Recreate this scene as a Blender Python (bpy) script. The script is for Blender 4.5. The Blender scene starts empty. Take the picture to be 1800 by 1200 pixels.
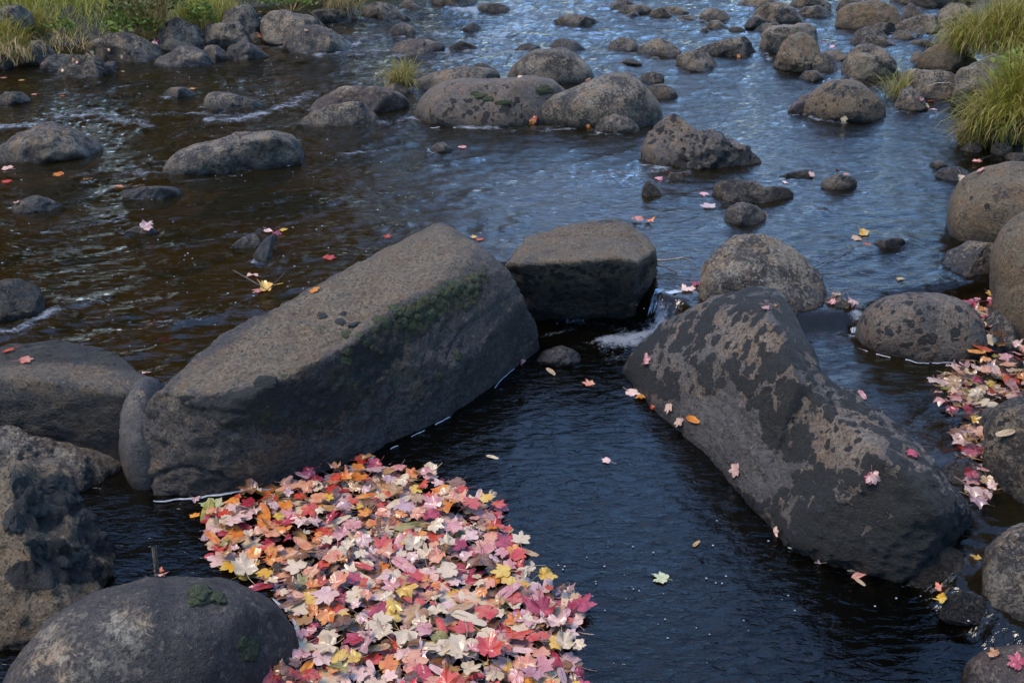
import bpy, bmesh, math, random
import numpy as np
from mathutils import Vector, Matrix
from mathutils.bvhtree import BVHTree

# ------------------------------------------------------------------ camera, sky, sun, exposure
scene = bpy.context.scene
COL = scene.collection
F_PX, PITCH, CAM_H = 1750.0, math.atan(800 / 1750.0), 1.7
camd = bpy.data.cameras.new('camera'); cam = bpy.data.objects.new('camera', camd); COL.objects.link(cam)
camd.sensor_width = 36; camd.lens = F_PX / 1800 * 36; camd.clip_end = 2000; camd.clip_start = 0.05
cam.location = (0, 0, CAM_H); cam.rotation_euler = (math.pi / 2 - PITCH, 0, 0)
scene.camera = cam
CLOUD_SEED = 3.0
SUN_EL, SUN_AZ = math.radians(62), math.radians(-108)      # azimuth measured from +Y towards +X
world = bpy.data.worlds.new('World'); scene.world = world; world.use_nodes = True
wn = world.node_tree; wn.nodes.clear()
sky = wn.nodes.new('ShaderNodeTexSky'); sky.sky_type = 'NISHITA'; sky.sun_disc = False
sky.sun_elevation = SUN_EL; sky.sun_rotation = SUN_AZ; sky.altitude = 0; sky.air_density = 1.3; sky.dust_density = 0.1; sky.ozone_density = 8.0
bg = wn.nodes.new('ShaderNodeBackground'); bg.inputs[1].default_value = 0.15
wo = wn.nodes.new('ShaderNodeOutputWorld')
# broken cloud all over the sky (the photograph mirrors it in the pool)
gtc = wn.nodes.new('ShaderNodeTexCoord'); sepd = wn.nodes.new('ShaderNodeSeparateXYZ'); wn.links.new(gtc.outputs['Generated'], sepd.inputs[0])
def wmath(op, a, b=0.0):
    nd = wn.nodes.new('ShaderNodeMath'); nd.operation = op
    for i_, v_ in enumerate((a, b)):
        if isinstance(v_, bpy.types.NodeSocket): wn.links.new(v_, nd.inputs[i_])
        else: nd.inputs[i_].default_value = v_
    return nd.outputs[0]
zz_ = wmath('ADD', wmath('MAXIMUM', sepd.outputs[2], 0.0), 0.12)
cmb = wn.nodes.new('ShaderNodeCombineXYZ'); wn.links.new(wmath('DIVIDE', sepd.outputs[0], zz_), cmb.inputs[0]); wn.links.new(wmath('DIVIDE', sepd.outputs[1], zz_), cmb.inputs[1]); cmb.inputs[2].default_value = CLOUD_SEED
cno = wn.nodes.new('ShaderNodeTexNoise'); wn.links.new(cmb.outputs[0], cno.inputs['Vector']); cno.inputs['Scale'].default_value = 1.5; cno.inputs['Detail'].default_value = 7; cno.inputs['Roughness'].default_value = 0.6; cno.inputs['Distortion'].default_value = 0.4
cmr = wn.nodes.new('ShaderNodeMapRange'); cmr.interpolation_type = 'SMOOTHSTEP'; wn.links.new(cno.outputs[0], cmr.inputs[0]); cmr.inputs[1].default_value = 0.585; cmr.inputs[2].default_value = 0.70
cmx = wn.nodes.new('ShaderNodeMix'); cmx.data_type = 'RGBA'; wn.links.new(cmr.outputs[0], cmx.inputs[0]); wn.links.new(sky.outputs[0], cmx.inputs[6]); cmx.inputs[7].default_value = (6.2, 6.0, 6.0, 1)
wn.links.new(cmx.outputs[2], bg.inputs[0]); wn.links.new(bg.outputs[0], wo.inputs[0])
sl = bpy.data.lights.new('sun', 'SUN'); so = bpy.data.objects.new('sun', sl); COL.objects.link(so)
sl.energy = 1.15; sl.angle = math.radians(20); sl.color = (1.0, 0.85, 0.66)
sd_ = Vector((math.sin(SUN_AZ) * math.cos(SUN_EL), math.cos(SUN_AZ) * math.cos(SUN_EL), math.sin(SUN_EL)))
so.rotation_euler = sd_.to_track_quat('Z', 'Y').to_euler()
vs = scene.view_settings; vs.view_transform = 'Standard'; vs.look = 'None'; vs.gamma = 1; vs.use_curve_mapping = False
vs.exposure = 2.17
scene.render.engine = 'CYCLES'
scene.cycles.max_bounces = 8; scene.cycles.transparent_max_bounces = 12
scene.cycles.caustics_reflective = False; scene.cycles.caustics_refractive = False
scene.cycles.use_denoising = True

rng = np.random.default_rng(7); random.seed(7)

# ------------------------------------------------------------------ maths helpers
CAM = np.array([0, 0, CAM_H]); cp, sp = math.cos(PITCH), math.sin(PITCH)
FW = np.array([0, cp, -sp]); UP = np.array([0, sp, cp]); RT = np.array([1.0, 0, 0])
def ray(px, py):
    return FW + RT * ((px - 900) / F_PX) + UP * ((600 - py) / F_PX)
def atz(px, py, z):
    d = ray(px, py); t = (z - CAM_H) / d[2]
    return CAM + d * t
def to_px(P):
    Q = np.asarray(P) - CAM; w = Q @ FW
    w = np.where(np.abs(w) < 1e-6, 1e-6, w)
    return 900 + F_PX * (Q @ RT) / w, 600 - F_PX * (Q @ UP) / w
def pxpm(y, h=CAM_H): return (y + 200) * cp / h
def sstep(a, b, x):
    t = np.clip((x - a) / (b - a), 0, 1); return t * t * (3 - 2 * t)

_perm = np.random.default_rng(3).permutation(256).astype(np.int32); _perm = np.concatenate([_perm] * 3)
_g3 = np.random.default_rng(4).normal(size=(256, 3)).astype(np.float32); _g3 /= np.linalg.norm(_g3, axis=1)[:, None]
def noise3(P):
    P = np.asarray(P, dtype=np.float32); i = np.floor(P).astype(np.int32); f = P - i; i &= 255
    u = f * f * f * (f * (f * 6 - 15) + 10); out = 0
    for dx in (0, 1):
        for dy in (0, 1):
            for dz in (0, 1):
                h = _perm[_perm[_perm[i[..., 0] + dx] + i[..., 1] + dy] + i[..., 2] + dz]
                g = _g3[h]
                d = g[..., 0] * (f[..., 0] - dx) + g[..., 1] * (f[..., 1] - dy) + g[..., 2] * (f[..., 2] - dz)
                w = (u[..., 0] if dx else 1 - u[..., 0]) * (u[..., 1] if dy else 1 - u[..., 1]) * (u[..., 2] if dz else 1 - u[..., 2])
                out = out + d * w
    return out * 1.6
def fbm(P, octv=4, gain=0.5):
    P = np.asarray(P, dtype=np.float32); s = 0; a = 1
    for k in range(octv):
        s = s + a * noise3(P + 17.3 * k); P = P * 2.03; a *= gain
    return s
def ridged(P, octv=4):
    P = np.asarray(P, dtype=np.float32); s = 0; a = 1
    for k in range(octv):
        s = s + a * (1 - 2 * np.abs(noise3(P + 9.1 * k))); P = P * 2.1; a *= 0.5
    return s / 2
def inpoly(x, y, poly):
    x = np.asarray(x); y = np.asarray(y); c = np.zeros(x.shape, bool); n = len(poly)
    for k in range(n):
        x1, y1 = poly[k]; x2, y2 = poly[(k + 1) % n]
        if y1 == y2: continue
        m = ((y1 > y) != (y2 > y)) & (x < (x2 - x1) * (y - y1) / (y2 - y1) + x1)
        c ^= m
    return c
def segdist(x, y, pts, closed=False):
    x = np.asarray(x, dtype=np.float64); y = np.asarray(y, dtype=np.float64); best = np.full(x.shape, 1e9)
    n = len(pts)
    for k in range(n if closed else n - 1):
        ax, ay = pts[k][:2]; bx, by = pts[(k + 1) % n][:2]
        vx, vy = bx - ax, by - ay; L = vx * vx + vy * vy + 1e-12
        t = np.clip(((x - ax) * vx + (y - ay) * vy) / L, 0, 1)
        best = np.minimum(best, np.hypot(x - ax - t * vx, y - ay - t * vy))
    return best
def sdpoly(x, y, poly):
    d = segdist(x, y, poly, True); return np.where(inpoly(x, y, poly), -d, d)

# ------------------------------------------------------------------ water levels
Z_UP, Z_CH = 0.12, 0.06
POOL = [tuple(atz(x, y, 0.05)[:2]) for x, y in [(-900, 1560), (-900, 760), (0, 745), (230, 745), (330, 700), (500, 640), (700, 560), (860, 500), (950, 470), (1100, 500),
        (1150, 556), (1190, 560), (1230, 600), (1330, 700), (1480, 830), (1620, 930), (1640, 990), (1655, 1035), (1720, 1085), (1800, 1150), (2300, 1560)]]
CHAN = [tuple(atz(x, y, 0.08)[:2]) for x, y in [(1250, 600), (1400, 575), (1500, 572), (1530, 565), (1560, 540), (1700, 520), (2400, 520), (2400, 1560), (1500, 1560), (1300, 900)]]
def level(x, y):
    a = sdpoly(x, y, POOL); b = sdpoly(x, y, CHAN)
    base = Z_UP + (Z_CH - Z_UP) * (1 - sstep(-0.05, 0.05, b))
    return base * sstep(-0.045, 0.045, a)
def wpt(px, py):
    z = 0.06
    for _ in range(6):
        p = atz(px, py, z); z = float(level(np.array([p[0]]), np.array([p[1]]))[0])
    return atz(px, py, z)

# ------------------------------------------------------------------ material helpers
def lin(c):
    return tuple(((v / 255) / 12.92 if v / 255 < 0.04045 else ((v / 255 + 0.055) / 1.055) ** 2.4) for v in c) + (1,)
class NT:
    def __init__(s, name):
        s.m = bpy.data.materials.new(name); s.m.use_nodes = True; s.t = s.m.node_tree; s.t.nodes.clear()
        s.out = s.t.nodes.new('ShaderNodeOutputMaterial')
    def n(s, typ, props=None, **ins):
        nd = s.t.nodes.new(typ)
        for k, v in (props or {}).items(): setattr(nd, k, v)
        for k, v in ins.items():
            key = int(k[1:]) if k[0] == '_' and k[1:].isdigit() else k.replace('_', ' ')
            s.set(nd.inputs[key], v)
        return nd
    def set(s, inp, v):
        if hasattr(v, 'is_linked') or isinstance(v, bpy.types.NodeSocket): s.t.links.new(v, inp)
        else: inp.default_value = v
    def math(s, op, a, b=0.0, c=0.0, clamp=False):
        nd = s.t.nodes.new('ShaderNodeMath'); nd.operation = op; nd.use_clamp = clamp
        s.set(nd.inputs[0], a); s.set(nd.inputs[1], b); s.set(nd.inputs[2], c); return nd.outputs[0]
    def mix(s, f, a, b, mode='MIX'):
        nd = s.t.nodes.new('ShaderNodeMix'); nd.data_type = 'RGBA'; nd.blend_type = mode
        s.set(nd.inputs[0], f); s.set(nd.inputs[6], a); s.set(nd.inputs[7], b); return nd.outputs[2]
    def ramp(s, f, lo, hi):
        nd = s.t.nodes.new('ShaderNodeMapRange'); nd.interpolation_type = 'SMOOTHSTEP'
        s.set(nd.inputs[0], f); s.set(nd.inputs[1], lo); s.set(nd.inputs[2], hi); return nd.outputs[0]
    def noise(s, vec, scale, detail=4, rough=0.55, dist=0.0):
        nd = s.n('ShaderNodeTexNoise'); s.set(nd.inputs['Vector'], vec)
        nd.inputs['Scale'].default_value = scale; nd.inputs['Detail'].default_value = detail
        nd.inputs['Roughness'].default_value = rough; nd.inputs['Distortion'].default_value = dist
        return nd.outputs[0]
    def attr(s, name):
        nd = s.n('ShaderNodeAttribute', {'attribute_name': name}); return nd.outputs['Fac']

def rock_mat(name, c1, c2, lichen=(0.20, 0.165, 0.115), lich=0.35, patch=0.4, patch_scale=24, rough=1.0, speck=0.5, dark=(0.0095, 0.0095, 0.0075)):
    N = NT(name)
    tc = N.n('ShaderNodeTexCoord'); oi = N.n('ShaderNodeObjectInfo')
    off = N.n('ShaderNodeCombineXYZ'); r100 = N.math('MULTIPLY', oi.outputs['Random'], 37.0)
    N.set(off.inputs[0], r100); N.set(off.inputs[1], r100)
    va = N.n('ShaderNodeVectorMath', {'operation': 'ADD'}); N.set(va.inputs[0], tc.outputs['Object']); N.set(va.inputs[1], off.outputs[0]); V = va.outputs[0]
    big = N.noise(V, 5, 5, 0.6); mid = N.noise(V, 22, 6, 0.65); fine = N.noise(V, 130, 4, 0.7); grain = N.noise(V, 420, 2, 0.6)
    base = N.mix(N.ramp(N.math('ADD', big, N.math('MULTIPLY', mid, 0.8)), 0.74, 1.08), tuple(v * 0.72 for v in c1) + (1,), tuple(v * 1.12 for v in c2) + (1,))
    base = N.mix(N.math('MULTIPLY', N.ramp(N.noise(V, 58, 5, 0.8, 0.3), 0.50, 0.62), 0.55), base, tuple(v * 0.42 for v in c1) + (1,))
    # mineral grain
    base = N.mix(N.math('MULTIPLY', N.ramp(fine, 0.35, 0.7), 0.55 * speck), base, tuple(v * 1.7 for v in c2) + (1,))
    base = N.mix(N.math('MULTIPLY', N.ramp(grain, 0.56, 0.66), 0.5 * speck), base, (0.30, 0.25, 0.20, 1))
    base = N.mix(N.math('MULTIPLY', N.ramp(grain, 0.44, 0.36), 0.55), base, (0.02, 0.018, 0.016, 1))
    # crusty pale lichen
    lm = N.noise(V, 46, 7, 0.85, 0.6); lmask0 = N.noise(V, 6.5, 3, 0.6)
    la = N.attr('lichen')
    lth = N.math('ADD', N.math('MULTIPLY', lmask0, 0.55), N.math('MULTIPLY', lm, 0.75))
    lmask = N.ramp(N.math('ADD', N.math('SUBTRACT', lth, 0.02), N.math('MULTIPLY', N.math('ADD', la, lich - 0.5), 0.28)), 0.68, 0.78)
    lcol = N.mix(N.ramp(N.noise(V, 11, 2), 0.4, 0.6), lichen + (1,), (lichen[0] * 1.15, lichen[1] * 0.92, lichen[2] * 0.72, 1))
    lcol = N.mix(N.math('MULTIPLY', N.ramp(fine, 0.4, 0.65), 0.6), lcol, tuple(v * 0.45 for v in lichen) + (1,))
    base = N.mix(N.math('MULTIPLY', lmask, 0.8), base, lcol)
    fl1 = N.noise(V, 62, 4, 0.62, 0.3); fl2 = N.noise(V, 105, 3, 0.6, 0.2); flm = N.noise(V, 9, 3, 0.6)
    fm = N.math('MULTIPLY', N.ramp(N.math('ADD', fl1, N.math('MULTIPLY', N.math('SUBTRACT', N.math('ADD', flm, N.math('MULTIPLY', la, 0.35)), 0.67), 0.55)), 0.555, 0.60), 0.75 * min(1.0, max(lich, 0.0) * 2.4))
    base = N.mix(fm, base, N.mix(N.ramp(fl2, 0.45, 0.55), tuple(v * 1.25 for v in lichen) + (1,), (lichen[0] * 0.9, lichen[1] * 0.85, lichen[2] * 0.8, 1)))
    base = N.mix(N.math('MULTIPLY', N.ramp(fl2, 0.585, 0.63), 0.7 * min(1.0, 0.2 + lich * 2)), base, tuple(v * 0.25 for v in c1) + (1,))
    # black lobed lichen / moss crust
    dv = N.n('ShaderNodeVectorMath', {'operation': 'SCALE'}); nn = N.n('ShaderNodeTexNoise'); N.set(nn.inputs['Vector'], V); nn.inputs['Scale'].default_value = 30; nn.inputs['Detail'].default_value = 3
    N.set(dv.inputs[0], nn.outputs[1]); dv.inputs['Scale'].default_value = 0.05
    vv = N.n('ShaderNodeVectorMath', {'operation': 'ADD'}); N.set(vv.inputs[0], V); N.set(vv.inputs[1], dv.outputs[0])
    def vor(sc):
        v = N.n('ShaderNodeTexVoronoi', {'feature': 'F1'}); N.set(v.inputs['Vector'], vv.outputs[0]); v.inputs['Scale'].default_value = sc; return v
    v1, v2 = vor(patch_scale), vor(patch_scale * 2.1)
    pa = N.attr('patch'); pn = N.noise(V, 7.5, 5, 0.62)
    want = N.math('ADD', N.math('MULTIPLY', N.math('SUBTRACT', pn, 0.5), 2.6), N.math('ADD', pa, patch - 0.9))
    r1 = N.math('SUBTRACT', N.math('MULTIPLY', want, 0.75), N.math('SUBTRACT', v1.outputs['Distance'], 0.10))
    sepc = N.n('ShaderNodeSeparateColor'); N.set(sepc.inputs[0], v2.outputs['Color'])
    r2 = N.math('SUBTRACT', N.math('MULTIPLY', N.math('SUBTRACT', N.math('ADD', want, sepc.outputs[0]), 0.6), 0.42), v2.outputs['Distance'])
    pm = N.math('MAXIMUM', N.ramp(r1, -0.03, 0.03), N.ramp(r2, -0.03, 0.03))
    mo = N.attr('moss'); mom = N.ramp(N.math('ADD', mo, N.math('MULTIPLY', N.math('SUBTRACT', N.noise(V, 26, 5, 0.7), 0.5), 1.3)), 0.42, 0.58)
    pm = N.math('MAXIMUM', pm, mom)
    dcol = N.mix(N.ramp(fine, 0.45, 0.7), dark + (1,), tuple(v * 2.6 for v in dark) + (1,))
    gcol = N.mix(N.ramp(N.noise(V, 60, 4, 0.7), 0.42, 0.62), (0.014, 0.014, 0.005, 1), (0.100, 0.085, 0.014, 1))
    dcol = N.mix(N.ramp(N.attr('green'), 0.2, 0.8), dcol, gcol)
    base = N.mix(N.math('MULTIPLY', pm, 0.93), base, dcol)
    # wetness line, plus the shade painted onto some rock fronts and sides
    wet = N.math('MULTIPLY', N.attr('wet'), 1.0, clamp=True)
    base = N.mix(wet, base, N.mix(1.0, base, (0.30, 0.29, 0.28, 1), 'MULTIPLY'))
    h = N.math('ADD', N.math('MULTIPLY', mid, 0.9 * rough), N.math('ADD', N.math('MULTIPLY', fine, 0.38 * rough), N.math('MULTIPLY', grain, 0.13 * rough)))
    h = N.math('ADD', h, N.math('ADD', N.math('MULTIPLY', pm, N.math('ADD', 0.15, N.math('MULTIPLY', N.noise(V, 240, 3, 0.7), 0.5))), N.math('ADD', N.math('MULTIPLY', lmask, 0.05), N.math('MULTIPLY', N.math('SUBTRACT', fm, N.ramp(fl2, 0.585, 0.63)), 0.16))))
    bp = N.n('ShaderNodeBump'); N.set(bp.inputs['Height'], h); bp.inputs['Strength'].default_value = 1.0; bp.inputs['Distance'].default_value = 0.024
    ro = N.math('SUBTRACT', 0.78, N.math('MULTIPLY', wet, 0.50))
    bs = N.n('ShaderNodeBsdfPrincipled'); N.set(bs.inputs['Base Color'], base); N.set(bs.inputs['Roughness'], ro); N.set(bs.inputs['Normal'], bp.outputs[0])
    bs.inputs['Specular IOR Level'].default_value = 0.35
    N.t.links.new(bs.outputs[0], N.out.inputs[0]); return N.m

M = {}
M['grey'] = rock_mat('grey_river_stone', (0.0169, 0.0130, 0.0110), (0.0301, 0.0226, 0.0185), lich=0.30, patch=0.10)
M['wetgrey'] = rock_mat('dark_smooth_stone', (0.0163, 0.0132, 0.0113), (0.0293, 0.0224, 0.0187), lich=0.12, patch=0.0, rough=0.5, speck=0.3)
M['tan'] = rock_mat('tan_rough_stone', (0.0174, 0.0135, 0.0094), (0.0416, 0.0310, 0.0200), lichen=(0.1575, 0.1168, 0.0674), lich=0.55, patch=0.30, patch_scale=18, rough=1.5)
M['brown'] = rock_mat('brown_stone', (0.0126, 0.0090, 0.0069), (0.0245, 0.0179, 0.0135), lich=0.35, patch=0.22)
M['patchy'] = rock_mat('patchy_grey_stone', (0.0453, 0.0408, 0.0361), (0.0776, 0.0672, 0.0576), lichen=(0.1336, 0.1012, 0.0702), lich=0.45, patch=0.75, patch_scale=21)
M['block'] = rock_mat('granite_block_stone', (0.0265, 0.0218, 0.0180), (0.0457, 0.0370, 0.0297), lichen=(0.1224, 0.0910, 0.0544), lich=0.45, patch=0.10, rough=1.2, speck=0.8)
M['dark'] = rock_mat('dark_mossy_stone', (0.0079, 0.0060, 0.0040), (0.0202, 0.0153, 0.0103), lich=0.25, patch=0.45, rough=1.4)
M['slate'] = rock_mat('pale_slate_stone', (0.0347, 0.0295, 0.0253), (0.0533, 0.0455, 0.0387), lich=0.0, patch=-0.3, rough=0.5, speck=0.3)
M['pink'] = rock_mat('reddish_brown_stone', (0.0270, 0.0152, 0.0110), (0.0432, 0.0247, 0.0178), lich=0.12, patch=-0.1, rough=0.35, speck=0.4)

def simple(name, col, rough=0.8, bump=0.0, bscale=60, var=0.4):
    N = NT(name); tc = N.n('ShaderNodeTexCoord'); n1 = N.noise(tc.outputs['Object'], bscale, 4)
    c = N.mix(N.ramp(n1, 0.35, 0.65), tuple(v * (1 - var) for v in col) + (1,), tuple(v * (1 + var) for v in col) + (1,))
    bs = N.n('ShaderNodeBsdfPrincipled', Roughness=rough); N.set(bs.inputs['Base Color'], c)
    if bump:
        bp = N.n('ShaderNodeBump'); N.set(bp.inputs['Height'], n1); bp.inputs['Distance'].default_value = bump; N.set(bs.inputs['Normal'], bp.outputs[0])
    N.t.links.new(bs.outputs[0], N.out.inputs[0]); return N.m

# ------------------------------------------------------------------ mesh helpers
def mk_mesh(name, V, Fc, mat, attrs=None, smooth=True):
    me = bpy.data.meshes.new(name)
    V = np.asarray(V, dtype=np.float32); Fc = np.asarray(Fc, dtype=np.int32); k = Fc.shape[1]
    me.vertices.add(len(V)); me.vertices.foreach_set('co', V.ravel())
    me.loops.add(Fc.size); me.loops.foreach_set('vertex_index', Fc.ravel())
    me.polygons.add(len(Fc)); me.polygons.foreach_set('loop_start', np.arange(0, Fc.size, k, dtype=np.int32))
    me.polygons.foreach_set('loop_total', np.full(len(Fc), k, dtype=np.int32))
    me.update(calc_edges=True)
    if smooth: me.polygons.foreach_set('use_smooth', np.ones(len(Fc), bool))
    for an, av in (attrs or {}).items():
        a = me.attributes.new(an, 'FLOAT', 'POINT'); a.data.foreach_set('value', np.asarray(av, dtype=np.float32))
    if mat: me.materials.append(mat)
    me.validate(); return me
def mk_obj(name, me, loc=(0, 0, 0), label=None, cat=None, group=None, kind=None, parent=None):
    o = bpy.data.objects.new(name, me); COL.objects.link(o); o.location = loc
    if label: o['label'] = label
    if cat: o['category'] = cat
    if group: o['group'] = group
    if kind: o['kind'] = kind
    if parent: o.parent = parent
    return o
_ico = {}
def ico(n):
    if n not in _ico:
        bm = bmesh.new(); bmesh.ops.create_icosphere(bm, subdivisions=n, radius=1.0)
        V = np.array([v.co[:] for v in bm.verts]); Fc = np.array([[v.index for v in f.verts] for f in bm.faces]); bm.free(); _ico[n] = (V, Fc)
    return _ico[n]

# ------------------------------------------------------------------ rocks
ROCKS = []      # (object, BVH)
def finish_rock(P, Fc, origin, zw, mat, label, name, cat, seed, paint=None, wetline=0.03, group=None):
    nz = fbm(P * 9 + seed, 3)
    wet = np.maximum(1 - sstep(0.0, wetline * 1.8 * (1.2 + nz) + 0.004, P[:, 2] - zw), 0.45 * (1 - sstep(0.02, 0.16 + 0.08 * nz, P[:, 2] - zw)))
    at = {'wet': wet, 'patch': np.full(len(P), 0.5), 'moss': np.zeros(len(P)), 'lichen': np.full(len(P), 0.5), 'green': np.zeros(len(P))}
    if paint: paint(P, at)
    me = mk_mesh(name, P - origin, Fc, mat, at)
    o = mk_obj(name, me, origin, label, cat, group)
    ROCKS.append((o, BVHTree.FromPolygons([tuple(p) for p in P.tolist()], Fc.tolist()) if len(P) < 3000 or True else None))
    return o
def sub_for(w): return 6 if w > 330 else (5 if w > 75 else 4)

EDGES = []
def rock(label, mat, top, yb, T=0.85, ang=0.25, amp=0.045, freq=2.2, sm=None, e=0.85, zw=None, name='boulder', cat=None, seed=None, paint=None, wetline=0.03, xb=None):
    pts = [tuple(map(float, q.split(','))) for q in top.split()]
    seed = seed if seed is not None else (hash_str(label) % 997) * 0.37
    rg = np.random.default_rng(int(seed * 100) + 1)
    if amp > 0.035: ang = min(1.0, ang + 0.32); amp *= 1.3
    L, R = pts[0], pts[-1]; xc = (L[0] + R[0]) / 2 if xb is None else xb; w = R[0] - L[0]
    yc = min((L[1] + R[1]) / 2, yb - max(1.0, 0.04 * w))
    if zw is None: zw = float(wpt(xc, yb)[2])
    EDGES.append((L, R, yb, zw))
    C = atz(xc, yc, zw); n = CAM - C; n /= np.linalg.norm(n)
    u = np.cross(np.array([0, 0, 1.0]), n); u /= np.linalg.norm(u); v = np.cross(n, u)
    def uv(px, py):
        d = ray(px, py); t = ((C - CAM) @ n) / (d @ n); Q = CAM + d * t - C; return Q @ u, Q @ v
    Q = [uv(*p) for p in pts]; a = (Q[-1][0] - Q[0][0]) / 2
    G = atz(xc, yb, zw) - C; dv, dn = G @ v, G @ n
    Tn = max(T * a, abs(dn) * 1.2); Vb = abs(dv) / math.sqrt(max(0.05, 1 - (dn / Tn) ** 2)); Vb = max(Vb, 0.4 * a)
    uL, uR = Q[0][0], Q[-1][0]; um = (uL + uR) / 2; poly = list(Q)
    for k in range(1, 16):
        th = math.pi * k / 16; base_v = Q[-1][1] + (Q[0][1] - Q[-1][1]) * k / 16
        poly.append((um + a * 1.02 * math.cos(th), base_v * 1.0 - Vb * math.sin(th)))
    hmax = max(q[1] for q in Q); c0 = np.array([um, hmax * 0.25])
    NB = 360; ang_ = np.linspace(-math.pi, math.pi, NB, endpoint=False); rad = np.zeros(NB)
    PA = np.array(poly) - c0; PB = np.roll(PA, -1, axis=0)
    for i, t in enumerate(ang_):
        d = np.array([math.cos(t), math.sin(t)])
        e_ = PB - PA; den = d[0] * e_[:, 1] - d[1] * e_[:, 0]; den = np.where(np.abs(den) < 1e-12, 1e-12, den)
        tt = (PA[:, 0] * e_[:, 1] - PA[:, 1] * e_[:, 0]) / den; ss = (PA[:, 0] * d[1] - PA[:, 1] * d[0]) / den
        ok = (tt > 0) & (ss >= -1e-6) & (ss <= 1 + 1e-6); rad[i] = tt[ok].max() if ok.any() else a
    s_ = sm if sm is not None else 7 - 4 * ang
    k = np.arange(-20, 21); g = np.exp(-0.5 * (k / s_) ** 2); g /= g.sum()
    rad = np.convolve(np.concatenate([rad[-20:], rad, rad[:20]]), g, 'valid')
    S, Fc = ico(sub_for(w)); asp = np.array([1, 1, 1.0])
    phi = np.arctan2(S[:, 1], S[:, 0]); r = np.interp(phi, np.append(ang_, math.pi), np.append(rad, rad[0]))
    sn = np.hypot(S[:, 0], S[:, 1]) ** e; ct = np.sign(S[:, 2]) * np.abs(S[:, 2]) ** e
    X = np.stack([c0[0] + r * sn * np.cos(phi), c0[1] + r * sn * np.sin(phi), Tn * ct], 1)
    # flat chips
    for _ in range(int(2 + ang * 9)):
        m = np.array([rg.normal() * 0.9, rg.normal() * 0.5 + 0.35, rg.choice([1, 1, -1]) * 1.0]); m /= np.linalg.norm(m)
        pr = (X - [c0[0], c0[1], 0]) @ m; hh = pr.max() * rg.uniform(0.74, 0.93) if ang < 0.5 else pr.max() * rg.uniform(0.6, 0.88)
        ex = np.clip(pr - hh, 0, None); X -= m[None] * (ex * (0.55 + 0.4 * ang))[:, None]
    dirn = S / np.linalg.norm(S, axis=1)[:, None]
    NP = X / a * freq + seed
    dsp = fbm(NP, 5, 0.55) * amp * a
    dsp += fbm(NP * 5 + 3, 4, 0.6) * amp * a * 0.22
    if ang > 0.4: dsp += (ridged(NP * 1.6 + 5, 4) - 0.3) * amp * a * 0.8
    X = X + dirn * dsp[:, None]
    P = C + X[:, :1] * u + X[:, 1:2] * v + X[:, 2:3] * n
    o = np.array([C[0], C[1], zw])
    return finish_rock(P, Fc, o, zw, M[mat], label, name, cat or name.replace('_', ' '), seed, paint, wetline)
def hash_str(s):
    h = 5381
    for c in s: h = (h * 33 + ord(c)) & 0xffffffff
    return h

def planes_of(pts):
    bm = bmesh.new()
    for p in pts: bm.verts.new(p)
    bm.verts.ensure_lookup_table()
    r = bmesh.ops.convex_hull(bm, input=bm.verts); bm.normal_update()
    out = []
    for f in bm.faces:
        if f.calc_area() < 1e-7: continue
        nn = np.array(f.normal[:]); h = nn @ np.array(f.verts[0].co[:])
        for q in out:
            if q[0] @ nn > 0.985: break
        else: out.append((nn, h))
    bm.free(); return out
def hull_rock(label, mat, groups, centre, zw, p=14, amp=0.02, freq=5, sub=6, name='boulder', cat='boulder', seed=1.0, paint=None, grow=1.02, stretch=None, wetline=0.03, k_un=10, ridge=0.5):
    centre = np.array(centre); S, Fc = ico(sub)
    if stretch is not None:
        A = np.eye(3); d = np.array(stretch[0]); d = d / np.linalg.norm(d); A = A + (stretch[1] - 1) * np.outer(d, d)
        D = S @ A.T; D /= np.linalg.norm(D, axis=1)[:, None]
    else: D = S
    rr = []
    for pts in groups:
        pl = planes_of([np.asarray(q) - centre for q in pts]); s = np.zeros(len(D))
        for nn, h in pl:
            h = h if np.dot(nn, nn) > 0 else h
            h = max(h, 0.02); s += (np.clip(D @ nn, 0, None) / h) ** p
        rr.append(grow * s ** (-1 / p))
    r = rr[0] if len(rr) == 1 else (sum(q ** k_un for q in rr)) ** (1 / k_un)
    P = centre + D * r[:, None]
    nz = fbm(P * freq + seed, 5, 0.55) * amp + (ridged(P * freq * 1.7 + seed, 4) - 0.3) * amp * ridge
    ck = 1 - np.abs(noise3(P * np.array([2.2, 3.1, 4.0]) + seed * 3)) * 16; nz = nz - np.clip(ck, 0, 1) * amp * 0.55; fac = noise3(P * 11 + seed); nz = nz + (np.round(fac * 3) / 3 - fac) * amp * 0.55 + np.clip(np.abs(noise3(P * 26 + seed)) - 0.35, 0, 1) * -amp * 0.8
    P = P + D * nz[:, None]
    return finish_rock(P, Fc, np.array([centre[0], centre[1], zw]), zw, M[mat], label, name, cat, seed, paint, wetline)
def down(pts, z=-0.25, spread=0.0):
    return [np.array([q[0], q[1], z]) for q in pts]

def poly_mask(P, poly, soft=8):
    x, y = to_px(P); d = sdpoly(x, y, poly); return 1 - sstep(-soft, soft, d)

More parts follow.
